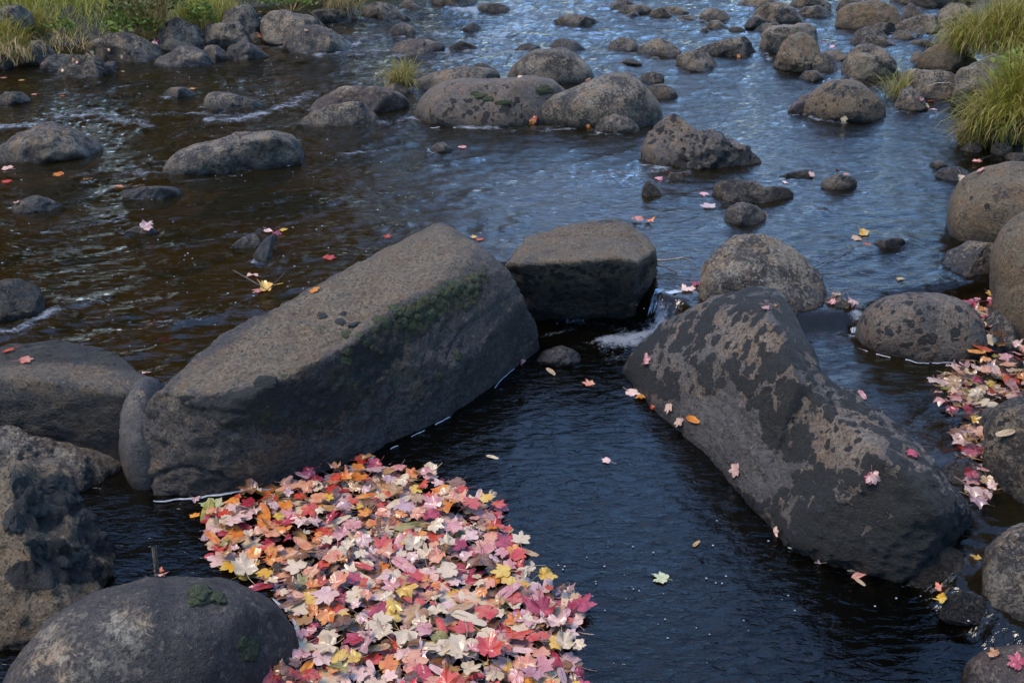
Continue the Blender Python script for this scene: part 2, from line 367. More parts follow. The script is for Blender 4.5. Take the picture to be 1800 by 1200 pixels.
# --- the great block, left of the pool
def hl_paint(P, at):
    x, y = to_px(P)
    mo = poly_mask(P, [(640, 575), (700, 530), (800, 480), (850, 462), (868, 490), (840, 540), (740, 600), (660, 690), (560, 770), (400, 760), (330, 720), (440, 690), (540, 655)], 28)
    gr = poly_mask(P, [(700, 535), (800, 485), (850, 465), (862, 500), (820, 540), (740, 570), (690, 580)], 22)
    top = poly_mask(P, [(320, 655), (470, 560), (640, 460), (770, 398), (840, 430), (800, 480), (650, 560), (600, 610), (460, 680), (330, 690)], 14)
    nz = fbm(P * 7 + 3, 3)
    at['moss'][:] = np.clip(mo * 0.66 + poly_mask(P, [(240, 700), (430, 670), (500, 660), (500, 690), (300, 745), (240, 760)], 20) * 0.38, 0, 1)
    at['green'][:] = np.clip(gr + 0.45 * mo * (0.6 + nz), 0, 1); at['lichen'][:] = 0.25 + top * 0.8; at['patch'][:] = 0.55 - top * 0.4
    at['wet'][:] = at['wet'] * (0.5 + 0.5 * top)
a_ = lambda x, y, z: atz(x, y, z)
hlF = [a_(276, 868, 0), a_(450, 858, 0), a_(640, 800, 0), a_(850, 688, 0), a_(948, 608, 0)]
hlT = [a_(250, 765, .14), a_(250, 715, .26), a_(275, 690, .31), a_(332, 655, .33), a_(360, 608, .35), a_(470, 556, .37), a_(555, 512, .39), a_(640, 458, .41), a_(700, 425, .42), a_(775, 398, .42),
       a_(835, 424, .44), a_(884, 458, .41), a_(925, 530, .25), a_(948, 575, .10)]
hlR = [a_(430, 700, .34), a_(620, 602, .39), a_(730, 530, .42), a_(835, 450, .45)]
hero_left = hull_rock('long grey granite block with mossy front face, the largest rock beside the leaf raft', 'block',
    [hlF + down(hlF) + hlT + hlR + down(hlT, -0.25)], a_(600, 700, .12), 0.0, p=80, amp=0.016, freq=7, sub=7, ridge=0.9, seed=2.3, paint=hl_paint, stretch=((1, 0.75, 0), 1.9), grow=0.998, name='granite_block', cat='boulder')

# --- flat-topped rock behind it
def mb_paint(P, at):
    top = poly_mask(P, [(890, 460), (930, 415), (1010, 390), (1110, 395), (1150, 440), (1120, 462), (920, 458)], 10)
    at['lichen'][:] = 0.35 + top * 0.4; at['patch'][:] = 1.15 - top * 1.1; at['wet'][:] = np.maximum(at['wet'], (1 - top) * 0.7 * sstep(475, 520, to_px(P)[1]))  # shade under the overhang is painted on the front through wet and patch
mbT = [a_(892, 462, .30), a_(925, 420, .31), a_(1005, 392, .32), a_(1085, 392, .32), a_(1130, 412, .31), a_(1150, 440, .29), a_(1118, 462, .32), a_(1010, 458, .34), a_(925, 464, .33),
       a_(900, 480, .22), a_(1149, 470, .18)]
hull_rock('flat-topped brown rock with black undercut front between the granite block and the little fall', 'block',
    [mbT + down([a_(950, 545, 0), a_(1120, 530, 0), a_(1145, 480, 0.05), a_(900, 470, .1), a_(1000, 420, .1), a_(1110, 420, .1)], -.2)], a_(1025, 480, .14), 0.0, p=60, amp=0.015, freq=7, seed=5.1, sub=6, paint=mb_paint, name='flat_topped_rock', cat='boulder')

# --- the patchy ridge rock, right of the pool
def hr_paint(P, at):
    clean = poly_mask(P, [(1150, 720), (1200, 700), (1240, 705), (1290, 680), (1330, 740), (1350, 790), (1400, 820), (1370, 860), (1330, 880), (1240, 800)], 14)
    side = poly_mask(P, [(1352, 560), (1390, 520), (1460, 640), (1460, 700), (1420, 670)], 10)
    tanp = poly_mask(P, [(1260, 560), (1340, 555), (1370, 600), (1330, 630), (1270, 620)], 12) + poly_mask(P, [(1450, 720), (1520, 730), (1560, 790), (1500, 830), (1440, 790)], 16)
    at['patch'][:] = 0.84 - clean * 1.4 - tanp * 0.35 + side * 0.2; at['lichen'][:] = 0.4 + tanp * 0.5 - clean * 0.4
    low = poly_mask(P, [(1390, 900), (1560, 870), (1700, 870), (1720, 960), (1600, 1020), (1380, 970)], 25)
    at['patch'][:] += low * 0.35
    at['wet'][:] = np.maximum(at['wet'], side * 0.3)  # side face turned from the light is painted darker, in wet and patch
hrA = [a_(1240, 524, .34), a_(1350, 503, .42), a_(1378, 518, .41), a_(1352, 548, .46), a_(1150, 568, .20), a_(1102, 640, .05), a_(1092, 652, 0.0), a_(1150, 722, 0), a_(1250, 792, 0), a_(1335, 872, 0),
       a_(1440, 650, .30), a_(1448, 690, .24), a_(1430, 690, .32), a_(1395, 655, .40)]
hrB = [a_(1250, 792, 0), a_(1335, 872, 0), a_(1385, 962, 0), a_(1500, 994, 0), a_(1590, 1006, 0), a_(1700, 945, 0), a_(1709, 920, .06), a_(1690, 878, .20), a_(1640, 815, .27), a_(1600, 765, .29), a_(1510, 700, .29),
       a_(1460, 692, .27), a_(1430, 700, .31), a_(1385, 655, .33), a_(1550, 800, .36), a_(1650, 890, .28), a_(1390, 940, .05)]
hull_rock('long ridge rock blotched with black lichen, right side of the pool', 'patchy',
    [hrA + down(hrA[:11], -.25), hrB + down(hrB[:9], -.25)], a_(1400, 800, .12), 0.0, p=40, amp=0.017, freq=7, sub=7, ridge=0.9, seed=8.4, paint=hr_paint, stretch=((0.7, -0.75, 0.1), 1.8), name='ridge_rock', cat='boulder', k_un=5)

# --- slab at the left edge
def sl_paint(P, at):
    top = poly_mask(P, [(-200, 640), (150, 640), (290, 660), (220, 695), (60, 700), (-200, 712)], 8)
    at['lichen'][:] = 0.3 + top * 0.2; at['patch'][:] = 0.8 - top * 0.8; at['wet'][:] = np.maximum(at['wet'], (1 - top) * 0.75)  # shadow on the broken front is painted in with the wet value
slT = [a_(-260, 690, .24), a_(-200, 655, .24), a_(150, 649, .25), a_(240, 653, .25), a_(262, 668, .24), a_(222, 690, .25), a_(60, 694, .26), a_(-240, 712, .26)]
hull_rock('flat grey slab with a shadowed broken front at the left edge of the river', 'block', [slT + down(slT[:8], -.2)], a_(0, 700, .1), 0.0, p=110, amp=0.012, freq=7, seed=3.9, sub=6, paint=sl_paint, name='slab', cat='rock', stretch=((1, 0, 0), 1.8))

def rough_paint(P, at):
    x, y = to_px(P); m = 0
    for (cx, cy, rx, ry) in [(75, 900, 45, 40), (110, 870, 60, 40), (175, 935, 45, 55), (95, 975, 50, 30), (25, 915, 20, 18), (60, 1010, 60, 30), (215, 860, 25, 16), (130, 1000, 60, 30), (40, 860, 22, 30)]:
        m = np.maximum(m, 1 - sstep(0.6, 1.25, np.hypot((x - cx) / rx, (y - cy) / ry)))
    at['moss'][:] = m * 0.8; at['patch'][:] = 0.25; at['lichen'][:] = 0.8; at['wet'][:] = np.maximum(at['wet'], sstep(980, 1130, y) * 0.35)
def nopatch(P, at): at['patch'][:] = 0.0
def bl_paint(P, at): at['patch'][:] = -0.2; at['lichen'][:] = 0.62 * poly_mask(P, [(60, 1110), (200, 1060), (270, 1080), (250, 1180), (100, 1230)], 40) + 0.2

R_ = rock
# foreground
R_('narrow smooth grey stone wedged between the flat slab and the granite block', 'slate', '209,790 211,720 226,682 250,661 275,663 287,682 284,790', 870, T=1.1, ang=0.1, zw=0.0, name='stone', wetline=0.02)
R_('low smooth grey rock below the slab at the left edge', 'grey', '-120,850 -60,770 0,745 50,762 100,778 150,790 200,800 221,830', 868, zw=0.0, ang=0.2)
R_('rough tan boulder with black moss patches at the left edge', 'tan', '-130,1060 -90,900 -30,835 20,818 60,804 130,806 185,828 232,858 268,900 284,960 282,1040', 1150, T=0.8, ang=0.45, amp=0.06, freq=3, zw=0.0, paint=rough_paint)
BLB = R_('smooth rounded slate-grey boulder in the bottom left corner, tufted with moss', 'wetgrey', '-5,1245 15,1175 90,1090 180,1040 280,1017 370,1016 450,1040 497,1078 522,1120 528,1180', 1330, T=0.8, ang=0.12, amp=0.03, zw=0.0, paint=bl_paint)
R_('big round brown boulder blotched with black, above the granite ridge rock', 'brown', '1222,535 1238,470 1272,425 1312,410 1360,418 1412,452 1450,488 1460,530', 572, T=0.8, ang=0.2, zw=0.08, seed=6.2)
R_('small dark wet stone carrying pink leaves beside the round brown boulder', 'dark', '1431,560 1438,528 1470,518 1505,538 1513,562', 576, ang=0.4, name='stone')
R_('oval grey boulder with dark lichen spots between the channel and the leaf pile', 'patchy', '1503,590 1512,550 1548,523 1600,515 1660,517 1706,534 1727,565 1737,605', 637, T=0.75, ang=0.12, amp=0.03, paint=lambda P, at: at['patch'].__setitem__(slice(None), 0.42), zw=Z_CH)
R_('large pale mottled boulder at the right edge beside the grassy bank', 'tan', '1664,405 1669,350 1690,315 1730,295 1780,285 1845,290 1885,340 1892,400', 446, T=0.8, ang=0.15, amp=0.03)
R_('angular grey rock tucked beneath the pale mottled boulder', 'grey', '1656,472 1666,441 1700,425 1745,427 1770,470', 498, ang=0.7, name='rock')
R_('tall rounded brown boulder cut by the right edge, above the leaf pile', 'tan', '1742,535 1741,450 1760,402 1800,369 1862,378 1922,450 1932,550', 618, T=0.8, ang=0.1, amp=0.03, paint=lambda P, at: at['patch'].__setitem__(slice(None), 0.1))
R_('dark wet stone in the gap behind the oval boulder', 'dark', '1715,605 1730,560 1752,543 1782,570 1790,605', 625, ang=0.4, name='stone')
R_('flat grey stone almost buried in the right leaf pile', 'wetgrey', '1724,648 1740,632 1775,627 1802,640', 656, ang=0.2, name='stone')
R_('small grey stone between leaves and the mossy dark boulder', 'wetgrey', '1716,745 1724,720 1745,714 1760,745', 765, ang=0.3, name='stone')
R_('dark mossy boulder with a pale leaf on it at the right edge', 'dark', '1729,810 1734,742 1755,708 1800,697 1852,704 1893,760 1897,840', 894, T=0.8, ang=0.15)
R_('wet brown stone half under the water below the right leaf pile', 'wetgrey', '1638,846 1660,817 1700,802 1738,832', 858, ang=0.4, name='stone', wetline=0.2)
R_('rounded brown boulder at the right edge beside the lower rapids', 'brown', '1726,1025 1734,966 1770,932 1812,917 1862,924 1905,1010', 1108, T=0.8, ang=0.2)
R_('black wet egg-shaped stone below the end of the ridge rock', 'dark', '1588,1010 1602,985 1640,962 1672,959 1694,974 1698,1004', 1031, ang=0.1, name='stone', wetline=0.3, amp=0.02, paint=nopatch)
R_('smooth reddish-brown boulder in the bottom right corner', 'pink', '1680,1215 1698,1162 1740,1138 1790,1132 1852,1140 1905,1215', 1270, T=0.85, ang=0.05, amp=0.02, paint=nopatch)
R_('wet stone under the lower rapids with a curled yellow leaf', 'dark', '1650,1085 1664,1050 1695,1036 1727,1052 1740,1082', 1096, ang=0.3, name='stone', wetline=0.4)
R_('half-sunk brown stone in the pool off the end of the granite block', 'wetgrey', '942,634 955,616 985,609 1015,617 1022,633', 641, ang=0.15, name='stone', wetline=0.1)
# left river
R_('low pale grey hump of rock at the left edge below the white rapids', 'grey', '-20,276 20,242 60,223 95,218 130,229 165,247 180,257', 287, T=0.9, ang=0.2, paint=nopatch)
R_('long smooth grey boulder lying alone in the brown water', 'grey', '280,293 294,272 340,257 400,240 450,233 500,232 523,248 534,280', 306, T=0.5, ang=0.2, paint=nopatch)
R_('dark wedge-shaped rock with water spilling past its right end', 'grey', '357,190 365,167 376,161 410,166 450,177 472,186', 197, T=0.6, ang=0.35, wetline=0.06)
R_('low wet rock just breaking the surface near the left bank', 'wetgrey', '282,170 300,155 325,153 346,166', 173, ang=0.3, name='rock', wetline=0.06)
R_('dark low rock at the left edge upstream of the white rapids', 'dark', '-15,180 10,162 38,162 56,177', 186, ang=0.3, name='rock')
R_('long pinkish-grey boulder behind the small pale one, left of centre', 'pink', '543,190 570,166 610,154 660,154 702,163 719,178 720,193', 204, T=0.6, ang=0.3)
R_('low speckled boulder in front of the pinkish-grey one', 'grey', '520,217 550,198 600,183 635,180 655,194 669,213', 223, T=0.6, ang=0.2)
R_('small grey rock behind the pinkish-grey boulder, under the grass tuft', 'grey', '660,163 680,149 705,147 720,162', 169, ang=0.2, name='rock')
R_('small half-sunk pointed stone with a pink leaf, lower left river', 'wetgrey', '20,367 40,350 65,344 90,352 119,365', 372, ang=0.3, name='stone', wetline=0.05)
R_('flat long stone topped with pale leaves in the left river', 'wetgrey', '192,347 215,335 260,329 300,327 323,337', 353, T=0.5, ang=0.2, name='stone', wetline=0.05)
R_('little round grey stone beside a pale leaf in mid river', 'grey', '755,264 765,253 780,250 796,262', 271, ang=0.1, name='stone')
R_('dark wet boulder with foam at its foot at the left edge', 'dark', '-45,545 -20,497 28,489 60,500 76,520 80,545', 566, ang=0.3, wetline=0.3)
R_('small black stone beside the upright flat one in the left river', 'dark', '400,438 425,418 448,410 458,425', 440, ang=0.5, name='stone')
R_('thin wet slab sticking up with red leaves in the left river', 'wetgrey', '440,458 455,432 470,414 492,410 478,438', 462, ang=0.6, name='stone', wetline=0.1)
R_('barely awash stone with a pinkish-white leaf on top', 'wetgrey', '215,408 238,399 262,397 280,408', 412, ang=0.2, name='stone', wetline=0.2)
# centre, upper
R_('big pale boulder streaked with black lichen, the broadest in mid river', 'patchy', '728,208 735,176 760,152 800,141 850,139 900,138 930,133 962,138 992,153 1010,190', 224, T=0.55, ang=0.2, amp=0.03, paint=lambda P, at: at['patch'].__setitem__(slice(None), 0.18 + 0.4 * poly_mask(P, [(730, 200), (780, 170), (900, 180), (960, 215), (900, 230), (740, 225)], 15)))
R_('big dark brown boulder leaning on the pale one, with an orange leaf at its foot', 'brown', '940,205 944,178 980,165 1020,150 1060,132 1090,126 1112,130 1136,155 1160,183 1164,210', 227, T=0.6, ang=0.15, amp=0.03)
R_('round dark boulder behind the two big ones in mid river', 'brown', '892,134 905,111 925,95 945,87 985,85 1012,95 1036,115 1048,140', 148, T=0.8, ang=0.1, amp=0.03, paint=nopatch)
R_('long low grey rock to the right of the grass tuft', 'grey', '718,160 735,140 760,128 800,121 850,119 873,125 878,142', 168, T=0.55, ang=0.25)
R_('small peak of rock showing behind the long low grey rock', 'grey', '825,122 835,112 850,110 873,122', 126, ang=0.3, name='rock')
R_('small dark dome in front of the big dark brown boulder', 'brown', '1042,230 1055,210 1080,201 1106,208 1126,228', 237, ang=0.1)
R_('thin black plate of rock standing right of the big brown boulder', 'dark', '1123,144 1126,131 1150,126 1166,130 1168,144', 149, ang=0.8, name='rock')
R_('flat dark wet rock right of the big brown boulder', 'dark', '1130,170 1140,152 1165,148 1185,155 1192,168', 174, ang=0.4, name='rock')
R_('craggy pointed rock with black hollows, right of centre', 'patchy', '1127,290 1136,255 1158,218 1190,204 1226,234 1270,240 1310,258 1338,277', 304, T=0.6, ang=0.8, amp=0.07, freq=2.8)
R_('dark squarish rock in the upper river right of the round boulder', 'brown', '1184,117 1189,98 1210,91 1240,93 1258,107 1262,119', 126, T=0.7, ang=0.3)
R_('angular rock with an orange leaf at its foot, upper right river', 'dark', '1212,92 1245,80 1275,70 1310,64 1329,75 1331,97', 102, T=0.6, ang=0.7)
R_('curved dark slab with a hollow back, right of centre', 'dark', '1249,350 1257,321 1290,314 1325,322 1355,334 1380,324 1398,340', 364, T=0.55, ang=0.45)
R_('small rounded grey stone just below the curved dark slab', 'grey', '1272,384 1281,363 1300,356 1330,362 1347,378', 399, ang=0.25, name='stone', paint=nopatch)
R_('dark stone with an upright red leaf on its top', 'dark', '1440,330 1449,314 1475,306 1496,310 1507,320', 336, ang=0.3, name='stone')
R_('thin dark stone barely above water upstream of the curved slab', 'dark', '1362,313 1385,304 1420,297 1433,306', 317, T=0.5, ang=0.5, name='stone')
R_('narrow tilted stone at the left end of the leaf-strewn shallows', 'dark', '1129,332 1138,316 1155,330 1170,346', 352, ang=0.5, name='stone')
R_('little dark stone between two red leaves, right of centre', 'dark', '1170,315 1178,304 1195,303 1203,315', 323, ang=0.3, name='stone')
R_('dark awash stone with yellow leaves at its left end', 'wetgrey', '1528,433 1545,420 1575,417 1594,422', 441, T=0.6, ang=0.4, name='stone', wetline=0.1)
R_('tiny stone tip in the open water right of centre', 'wetgrey', '1435,371 1442,365 1450,364 1457,370', 373, name='stone')
R_('black knobbly stone near the right bank shallows', 'dark', '1633,290 1640,283 1655,281 1666,290', 298, ang=0.5, name='stone')
R_('flat sunken grey stone near the right bank with a pale leaf', 'wetgrey', '1636,312 1655,296 1685,293 1714,308', 320, T=0.6, name='stone', wetline=0.2)
R_('small grey stone at the foot of the right grassy bank', 'grey', '1688,262 1700,252 1715,250 1728,262', 271, name='stone')
R_('grey rounded stone under hanging grass on the right bank', 'grey', '1738,270 1748,250 1768,246 1782,262', 276, name='stone')
R_('pale flat stone just above the mottled boulder, right bank', 'grey', '1758,282 1775,268 1800,270 1820,280', 288, name='stone')
# far left bank
R_('dark mossy rock under the overhanging grass, far left of the bank', 'dark', '20,110 30,86 55,71 85,74 103,92 105,112', 117, ang=0.4)
R_('black rock cut by the left edge of the far bank', 'dark', '-40,118 -30,100 -5,92 15,100 32,116', 124, ang=0.4)
R_('smooth slate stone behind the craggy shoreline rock, left bank', 'wetgrey', '69,119 80,103 100,95 125,96 133,118', 127, ang=0.2)
R_('craggy dark shoreline rock with pale leaves in front of the left bank', 'dark', '91,128 110,112 130,100 165,100 186,114 206,121 222,133', 137, T=0.6, ang=0.7, amp=0.07)
R_('small slate stone right of the craggy shoreline rock', 'wetgrey', '183,113 190,108 202,108 209,115', 119, name='stone')
R_('broad moss-covered rock scattered with white leaves on the left bank', 'dark', '148,98 157,76 185,62 215,59 247,66 276,80 290,102', 113, T=0.6, ang=0.45)
R_('tan-topped craggy boulder with a dark hollow, left bank', 'brown', '272,82 277,52 292,38 318,34 345,47 368,66 375,86', 91, T=0.6, ang=0.6, amp=0.06)
R_('smooth rounded boulder at the water below the tan-topped one', 'wetgrey', '267,110 290,98 315,83 340,81 362,94 382,115', 118, T=0.7, ang=0.15)
R_('small angular stone between two smooth ones, left bank', 'grey', '350,97 362,82 382,79 396,91 408,108', 111, ang=0.5, name='stone')
R_('rough grey block below the green plants, left bank', 'brown', '359,82 362,44 385,43 420,39 433,54 442,78', 89, ang=0.7, amp=0.06)
R_('low smooth wedge boulder at the water edge, left bank', 'wetgrey', '394,97 405,80 430,73 446,80 461,91 478,104', 107, T=0.7, ang=0.3)
R_('upright leaning rock with a black face on the left bank', 'dark', '388,55 394,22 425,8 437,6 451,20 459,40 460,60', 64, ang=0.8, zw=0.2)
R_('tall round brown boulder beside the orange leaf, left bank', 'brown', '457,66 461,32 478,21 505,19 526,28 548,27 567,44 566,72', 83, ang=0.2)
R_('small dark stone wedged under the round brown boulder', 'dark', '434,72 442,59 455,57 462,73', 78, ang=0.3, name='stone')
R_('large smooth slate boulder with water rushing off its right side', 'wetgrey', '496,84 505,62 520,48 548,45 580,54 606,68 630,86', 94, T=0.65, ang=0.15, wetline=0.06)
R_('dark slab in the shade behind the slate boulder', 'dark', '543,38 550,20 575,14 605,21 624,38', 43, ang=0.4)
R_('steep dark rock streaked with dead grass, upper left', 'dark', '596,36 600,10 610,2 628,30', 42, ang=0.5)
R_('black undercut rock with pale top, upper left shore', 'dark', '633,31 640,12 660,4 690,9 716,29', 35, T=0.6, ang=0.5)
R_('slanted grey stone at the top of the left shore', 'grey', '700,15 710,1 725,3 740,15', 19, ang=0.4, name='stone')
R_('low dark rock at the top edge above the first rapids', 'dark', '748,8 770,-8 820,-12 842,4', 12, T=0.6, ang=0.3)
R_('dark rock dividing the white water at the top of the river', 'dark', '832,19 845,9 875,6 893,11 898,19', 23, T=0.7, ang=0.3)
R_('tiny stone with an orange leaf below the upper left shore', 'wetgrey', '701,35 706,28 716,27 723,34', 37, name='stone')
R_('round slate boulder alone in the upper left rapids', 'wetgrey', '683,59 692,45 710,40 725,46 740,61', 64, ang=0.1)
R_('pinkish flat boulder below the round slate one, in the rapids', 'pink', '685,91 700,76 720,70 755,71 775,76 784,90', 97, T=0.6, ang=0.25)
R_('pointed wet stone in the upper rapids', 'wetgrey', '806,56 820,46 832,38 843,47 853,58', 60, ang=0.4, name='stone', wetline=0.06)
R_('green-brown sunken stone with water sliding over it', 'dark', '788,84 800,75 815,72 836,80 844,90', 93, name='stone', wetline=0.3)
R_('small half-sunk stone left of the mid-river boulders', 'wetgrey', '902,90 915,79 930,76 948,80 954,90', 93, name='stone', wetline=0.1)
R_('low wet rock behind the round dark boulder', 'wetgrey', '960,86 975,72 990,67 1012,72 1032,87', 90, ang=0.3, wetline=0.1)
R_('flat-topped pale rock far up mid river', 'brown', '968,38 985,30 1005,27 1037,30 1064,43', 47, T=0.6, ang=0.4)
R_('black rounded stone with a foam skirt, upper centre', 'dark', '1064,89 1075,74 1092,65 1108,68 1126,82', 92, ang=0.2)
R_('angular rock with a pale ledge, upper centre', 'brown', '1117,96 1125,82 1145,72 1160,67 1182,78 1199,90', 99, T=0.6, ang=0.6)
R_('small thin stone right of the round dark boulder', 'dark', '1084,112 1098,105 1115,103 1130,112', 115, name='stone')
R_('tiny black stone below the angular ledged rock', 'dark', '1140,106 1147,100 1156,100 1162,106', 109, name='stone')
R_('dark hump at the top edge, first of the far middle group', 'dark', '1068,17 1078,4 1095,-1 1112,4 1122,14', 20, ang=0.3)
R_('long brown rock in the far middle group', 'brown', '1080,23 1100,11 1130,7 1146,15 1147,23', 27, T=0.5, ang=0.4)
R_('small pale stone below the long brown rock, far middle', 'brown', '1099,29 1108,22 1118,21 1125,28', 32, name='stone')
R_('dark squat rock in the far middle group', 'dark', '1139,30 1147,18 1165,14 1182,28', 35, ang=0.4)
R_('low brown rock behind the squat one, far middle', 'brown', '1158,21 1170,12 1195,11 1212,21', 26, T=0.6, ang=0.3)
R_('flat little rock near a red leaf, far middle', 'brown', '1186,35 1198,28 1215,28 1227,35', 38, name='stone')
# upper right field
R_('pale rock with dark left side, upper right river', 'grey', '1230,33 1235,18 1255,14 1276,22 1288,36', 40, ang=0.5)
R_('dark pyramid stone below the pale one, upper right', 'dark', '1236,50 1248,38 1262,36 1282,50', 54, ang=0.4, name='stone')
R_('flat oval stone right of the dark pyramid', 'brown', '1276,54 1285,48 1300,47 1312,54', 58, name='stone')
R_('tiny round stone left of the dark pyramid', 'brown', '1230,55 1235,49 1242,48 1247,55', 59, name='stone')
R_('dark cone-shaped stone in front of the broad rock, upper right', 'dark', '1307,47 1318,32 1330,26 1345,35 1352,46', 52, ang=0.4)
R_('broad grey-brown rock with a green cap, upper right', 'brown', '1313,38 1330,18 1350,6 1375,4 1395,15 1412,37', 43, T=0.6, ang=0.3)
R_('long low rock on the top edge, upper right', 'brown', '1290,10 1310,-4 1350,-7 1374,8', 16, T=0.5)
R_('dark low stone tucked beside the smooth brown boulder', 'dark', '1324,54 1340,42 1365,40 1384,52', 59, name='stone')
R_('smooth brown boulder behind the craggy tan one', 'brown', '1337,84 1340,58 1355,46 1390,46 1420,41 1434,50 1436,84', 99, T=0.7, ang=0.15, paint=nopatch)
R_('craggy tan boulder with a pale crown, upper right', 'tan', '1359,116 1372,85 1390,62 1410,56 1428,68 1441,90 1450,118', 128, T=0.6, ang=0.7, amp=0.06)
R_('dark round rock against the right foot of the craggy tan boulder', 'dark', '1423,124 1432,100 1447,91 1463,100 1475,120', 131, ang=0.2)
R_('brown rock behind with red leaves on it, upper right', 'brown', '1440,106 1450,90 1475,87 1493,102', 111, ang=0.2)
R_('lichen-topped boulder behind its twin, upper right', 'brown', '1479,128 1487,98 1505,82 1530,77 1555,89 1573,108 1579,135', 140, ang=0.3)
R_('lichen-topped boulder in front of its twin, upper right', 'brown', '1488,136 1491,105 1510,92 1545,97 1563,110 1569,133', 144, ang=0.35)
R_('low black wet rock in the shallows below the tan boulder', 'dark', '1404,138 1415,125 1435,124 1449,136', 144, name='rock', ang=0.3)
R_('spotted tan boulder with black dots on its crown, upper right', 'tan', '1408,198 1424,165 1450,145 1480,139 1512,145 1537,165 1553,180 1560,205', 215, T=0.65, ang=0.2, amp=0.035, paint=lambda P, at: at['patch'].__setitem__(slice(None), 0.80))
R_('pink-grey stone at the left foot of the spotted boulder', 'pink', '1383,197 1395,180 1412,177 1420,198', 203, name='stone')
R_('small pale stone behind the left foot of the spotted boulder', 'grey', '1398,182 1408,168 1425,165 1435,180', 186, name='stone')
R_('large tan boulder with yellow lichen, far upper right', 'tan', '1466,48 1475,20 1500,6 1540,1 1570,11 1584,30 1586,46', 53, T=0.7, ang=0.4)
R_('dark triangular rock right of the yellow-lichened boulder', 'dark', '1582,37 1590,12 1600,5 1613,14 1630,30', 39, ang=0.6)
R_('long sloping rock below the dark triangle', 'brown', '1566,50 1590,36 1620,26 1646,27 1652,53', 59, T=0.6, ang=0.4)
R_('dark domed rock with pale streaks, upper right shallows', 'dark', '1493,75 1505,55 1525,48 1551,55 1574,79', 83, ang=0.3)
R_('small flat pale rock behind the dark dome', 'grey', '1528,55 1540,41 1572,40 1576,57', 62, ang=0.5, name='rock')
R_('round dark stone by the pinkish flat one, right shallows', 'dark', '1564,67 1575,55 1595,52 1612,67', 71, name='stone')
R_('pinkish flat stone in the right shallows', 'pink', '1593,62 1605,52 1620,51 1630,62', 66, name='stone')
R_('upright tombstone-like grey stone in the right shallows', 'grey', '1644,77 1649,56 1661,48 1673,58 1678,77', 81, ang=0.3, name='stone')
R_('low dark stones edge beside pink leaves, right shallows', 'dark', '1594,80 1605,71 1630,70 1646,79', 83, name='stone')
R_('wide lichen-pocked boulder left of the grass clump', 'tan', '1603,121 1620,95 1645,79 1676,79 1702,92 1724,112', 129, T=0.6, ang=0.35)
R_('small black stone left of the lichen-pocked boulder', 'dark', '1599,106 1605,93 1618,89 1627,105', 110, name='stone')
R_('square dark boulder beside the still leafy inlet', 'brown', '1564,166 1570,132 1600,123 1650,124 1681,129 1688,160', 176, T=0.6, ang=0.5)
R_('pale pointed boulder between the two grass clumps', 'grey', '1670,184 1684,125 1720,108 1750,94 1760,108 1763,170', 197, T=0.7, ang=0.6)
R_('small rock beneath the arching sedge tuft', 'brown', '1570,190 1584,158 1600,151 1616,164 1632,188', 197, ang=0.4, name='rock')
R_('grey boulder showing through grass at the upper right edge', 'grey', '1748,112 1765,85 1790,74 1832,78 1855,112', 126)
R_('pair-topped pale boulder left of the upper grass clump', 'brown', '1630,48 1634,13 1655,5 1690,8 1716,20 1724,48', 53, T=0.6, ang=0.5)
R_('long grey slab along the top right edge', 'grey', '1556,6 1580,-14 1700,-16 1760,4', 14, T=0.3, ang=0.4, name='slab')
R_('dark rock at the top edge beside the yellow-lichened boulder', 'brown', '1468,18 1475,2 1490,-6 1512,-2 1520,14', 22, ang=0.4)
R_('flat brown rock on the top edge right of centre', 'brown', '1385,12 1400,-4 1440,-6 1462,8', 16, T=0.5)
R_('low dark shelf of rock in the far right shallows', 'dark', '1395,28 1410,14 1440,10 1466,24', 32, T=0.6, ang=0.3)
R_('small triangular stone in the far right shallows', 'dark', '1444,20 1451,10 1458,10 1462,20', 23, ang=0.6, name='stone')

def hit(px, py, maxd=60):
    d = ray(px, py); d = Vector(d / np.linalg.norm(d)); best = None
    for o, b in ROCKS:
        r = b.ray_cast(Vector(CAM), d, maxd)
        if r[0] is not None and (best is None or r[3] < best[3]): best = (r[0], r[1], o, r[3])
    w = wpt(px, py); dw = (Vector(w) - Vector(CAM)).length
    if best is None or best[3] > dw: return Vector(w), Vector((0, 0, 1)), None
    nn = best[1]
    if nn.dot(d) > 0: nn = -nn
    return best[0], nn, best[2]

# ------------------------------------------------------------------ terrain (bed and banks)
def w12(x, y): return tuple(atz(x, y, 0.12)[:2])
RIVER = [w12(*p) for p in [(-2600, 130), (-400, 128), (0, 108), (60, 92), (150, 78), (280, 52), (380, 35), (440, 14), (560, 4), (640, -2), (760, -20), (850, -45), (950, -80), (1100, -110),
         (1560, -110), (1600, -60), (1640, -22), (1690, 5), (1690, 60), (1705, 100), (1715, 180), (1705, 235), (1730, 262), (1850, 300), (2000, 350), (2150, 500), (2300, 700), (2500, 1100), (2600, 1560),
         (900, 1640), (-900, 1600), (-2200, 1200), (-2800, 600)]]
def terrain_h(X, Y):
    s = sdpoly(X, Y, RIVER); P = np.stack([X, Y, np.zeros_like(X)], -1)
    bed = level(X, Y) - 0.30 - 0.25 * (1 - sstep(-0.3, 0.1, sdpoly(X, Y, POOL))) + fbm(P * 1.3, 3) * 0.05 + fbm(P * 6, 2) * 0.012
    bank = 0.10 + 0.30 * sstep(0, 0.8, s) + 0.05 * np.clip(s, 0, 12) + fbm(P * 0.9, 4) * 0.10 * sstep(0, 1, s)
    return bed + (bank - bed) * sstep(-0.25, 0.15, s), s
def warp(n, a, lo, hi, c):
    t = np.linspace(np.arcsinh((lo - c) / a), np.arcsinh((hi - c) / a), n); return c + a * np.sinh(t)
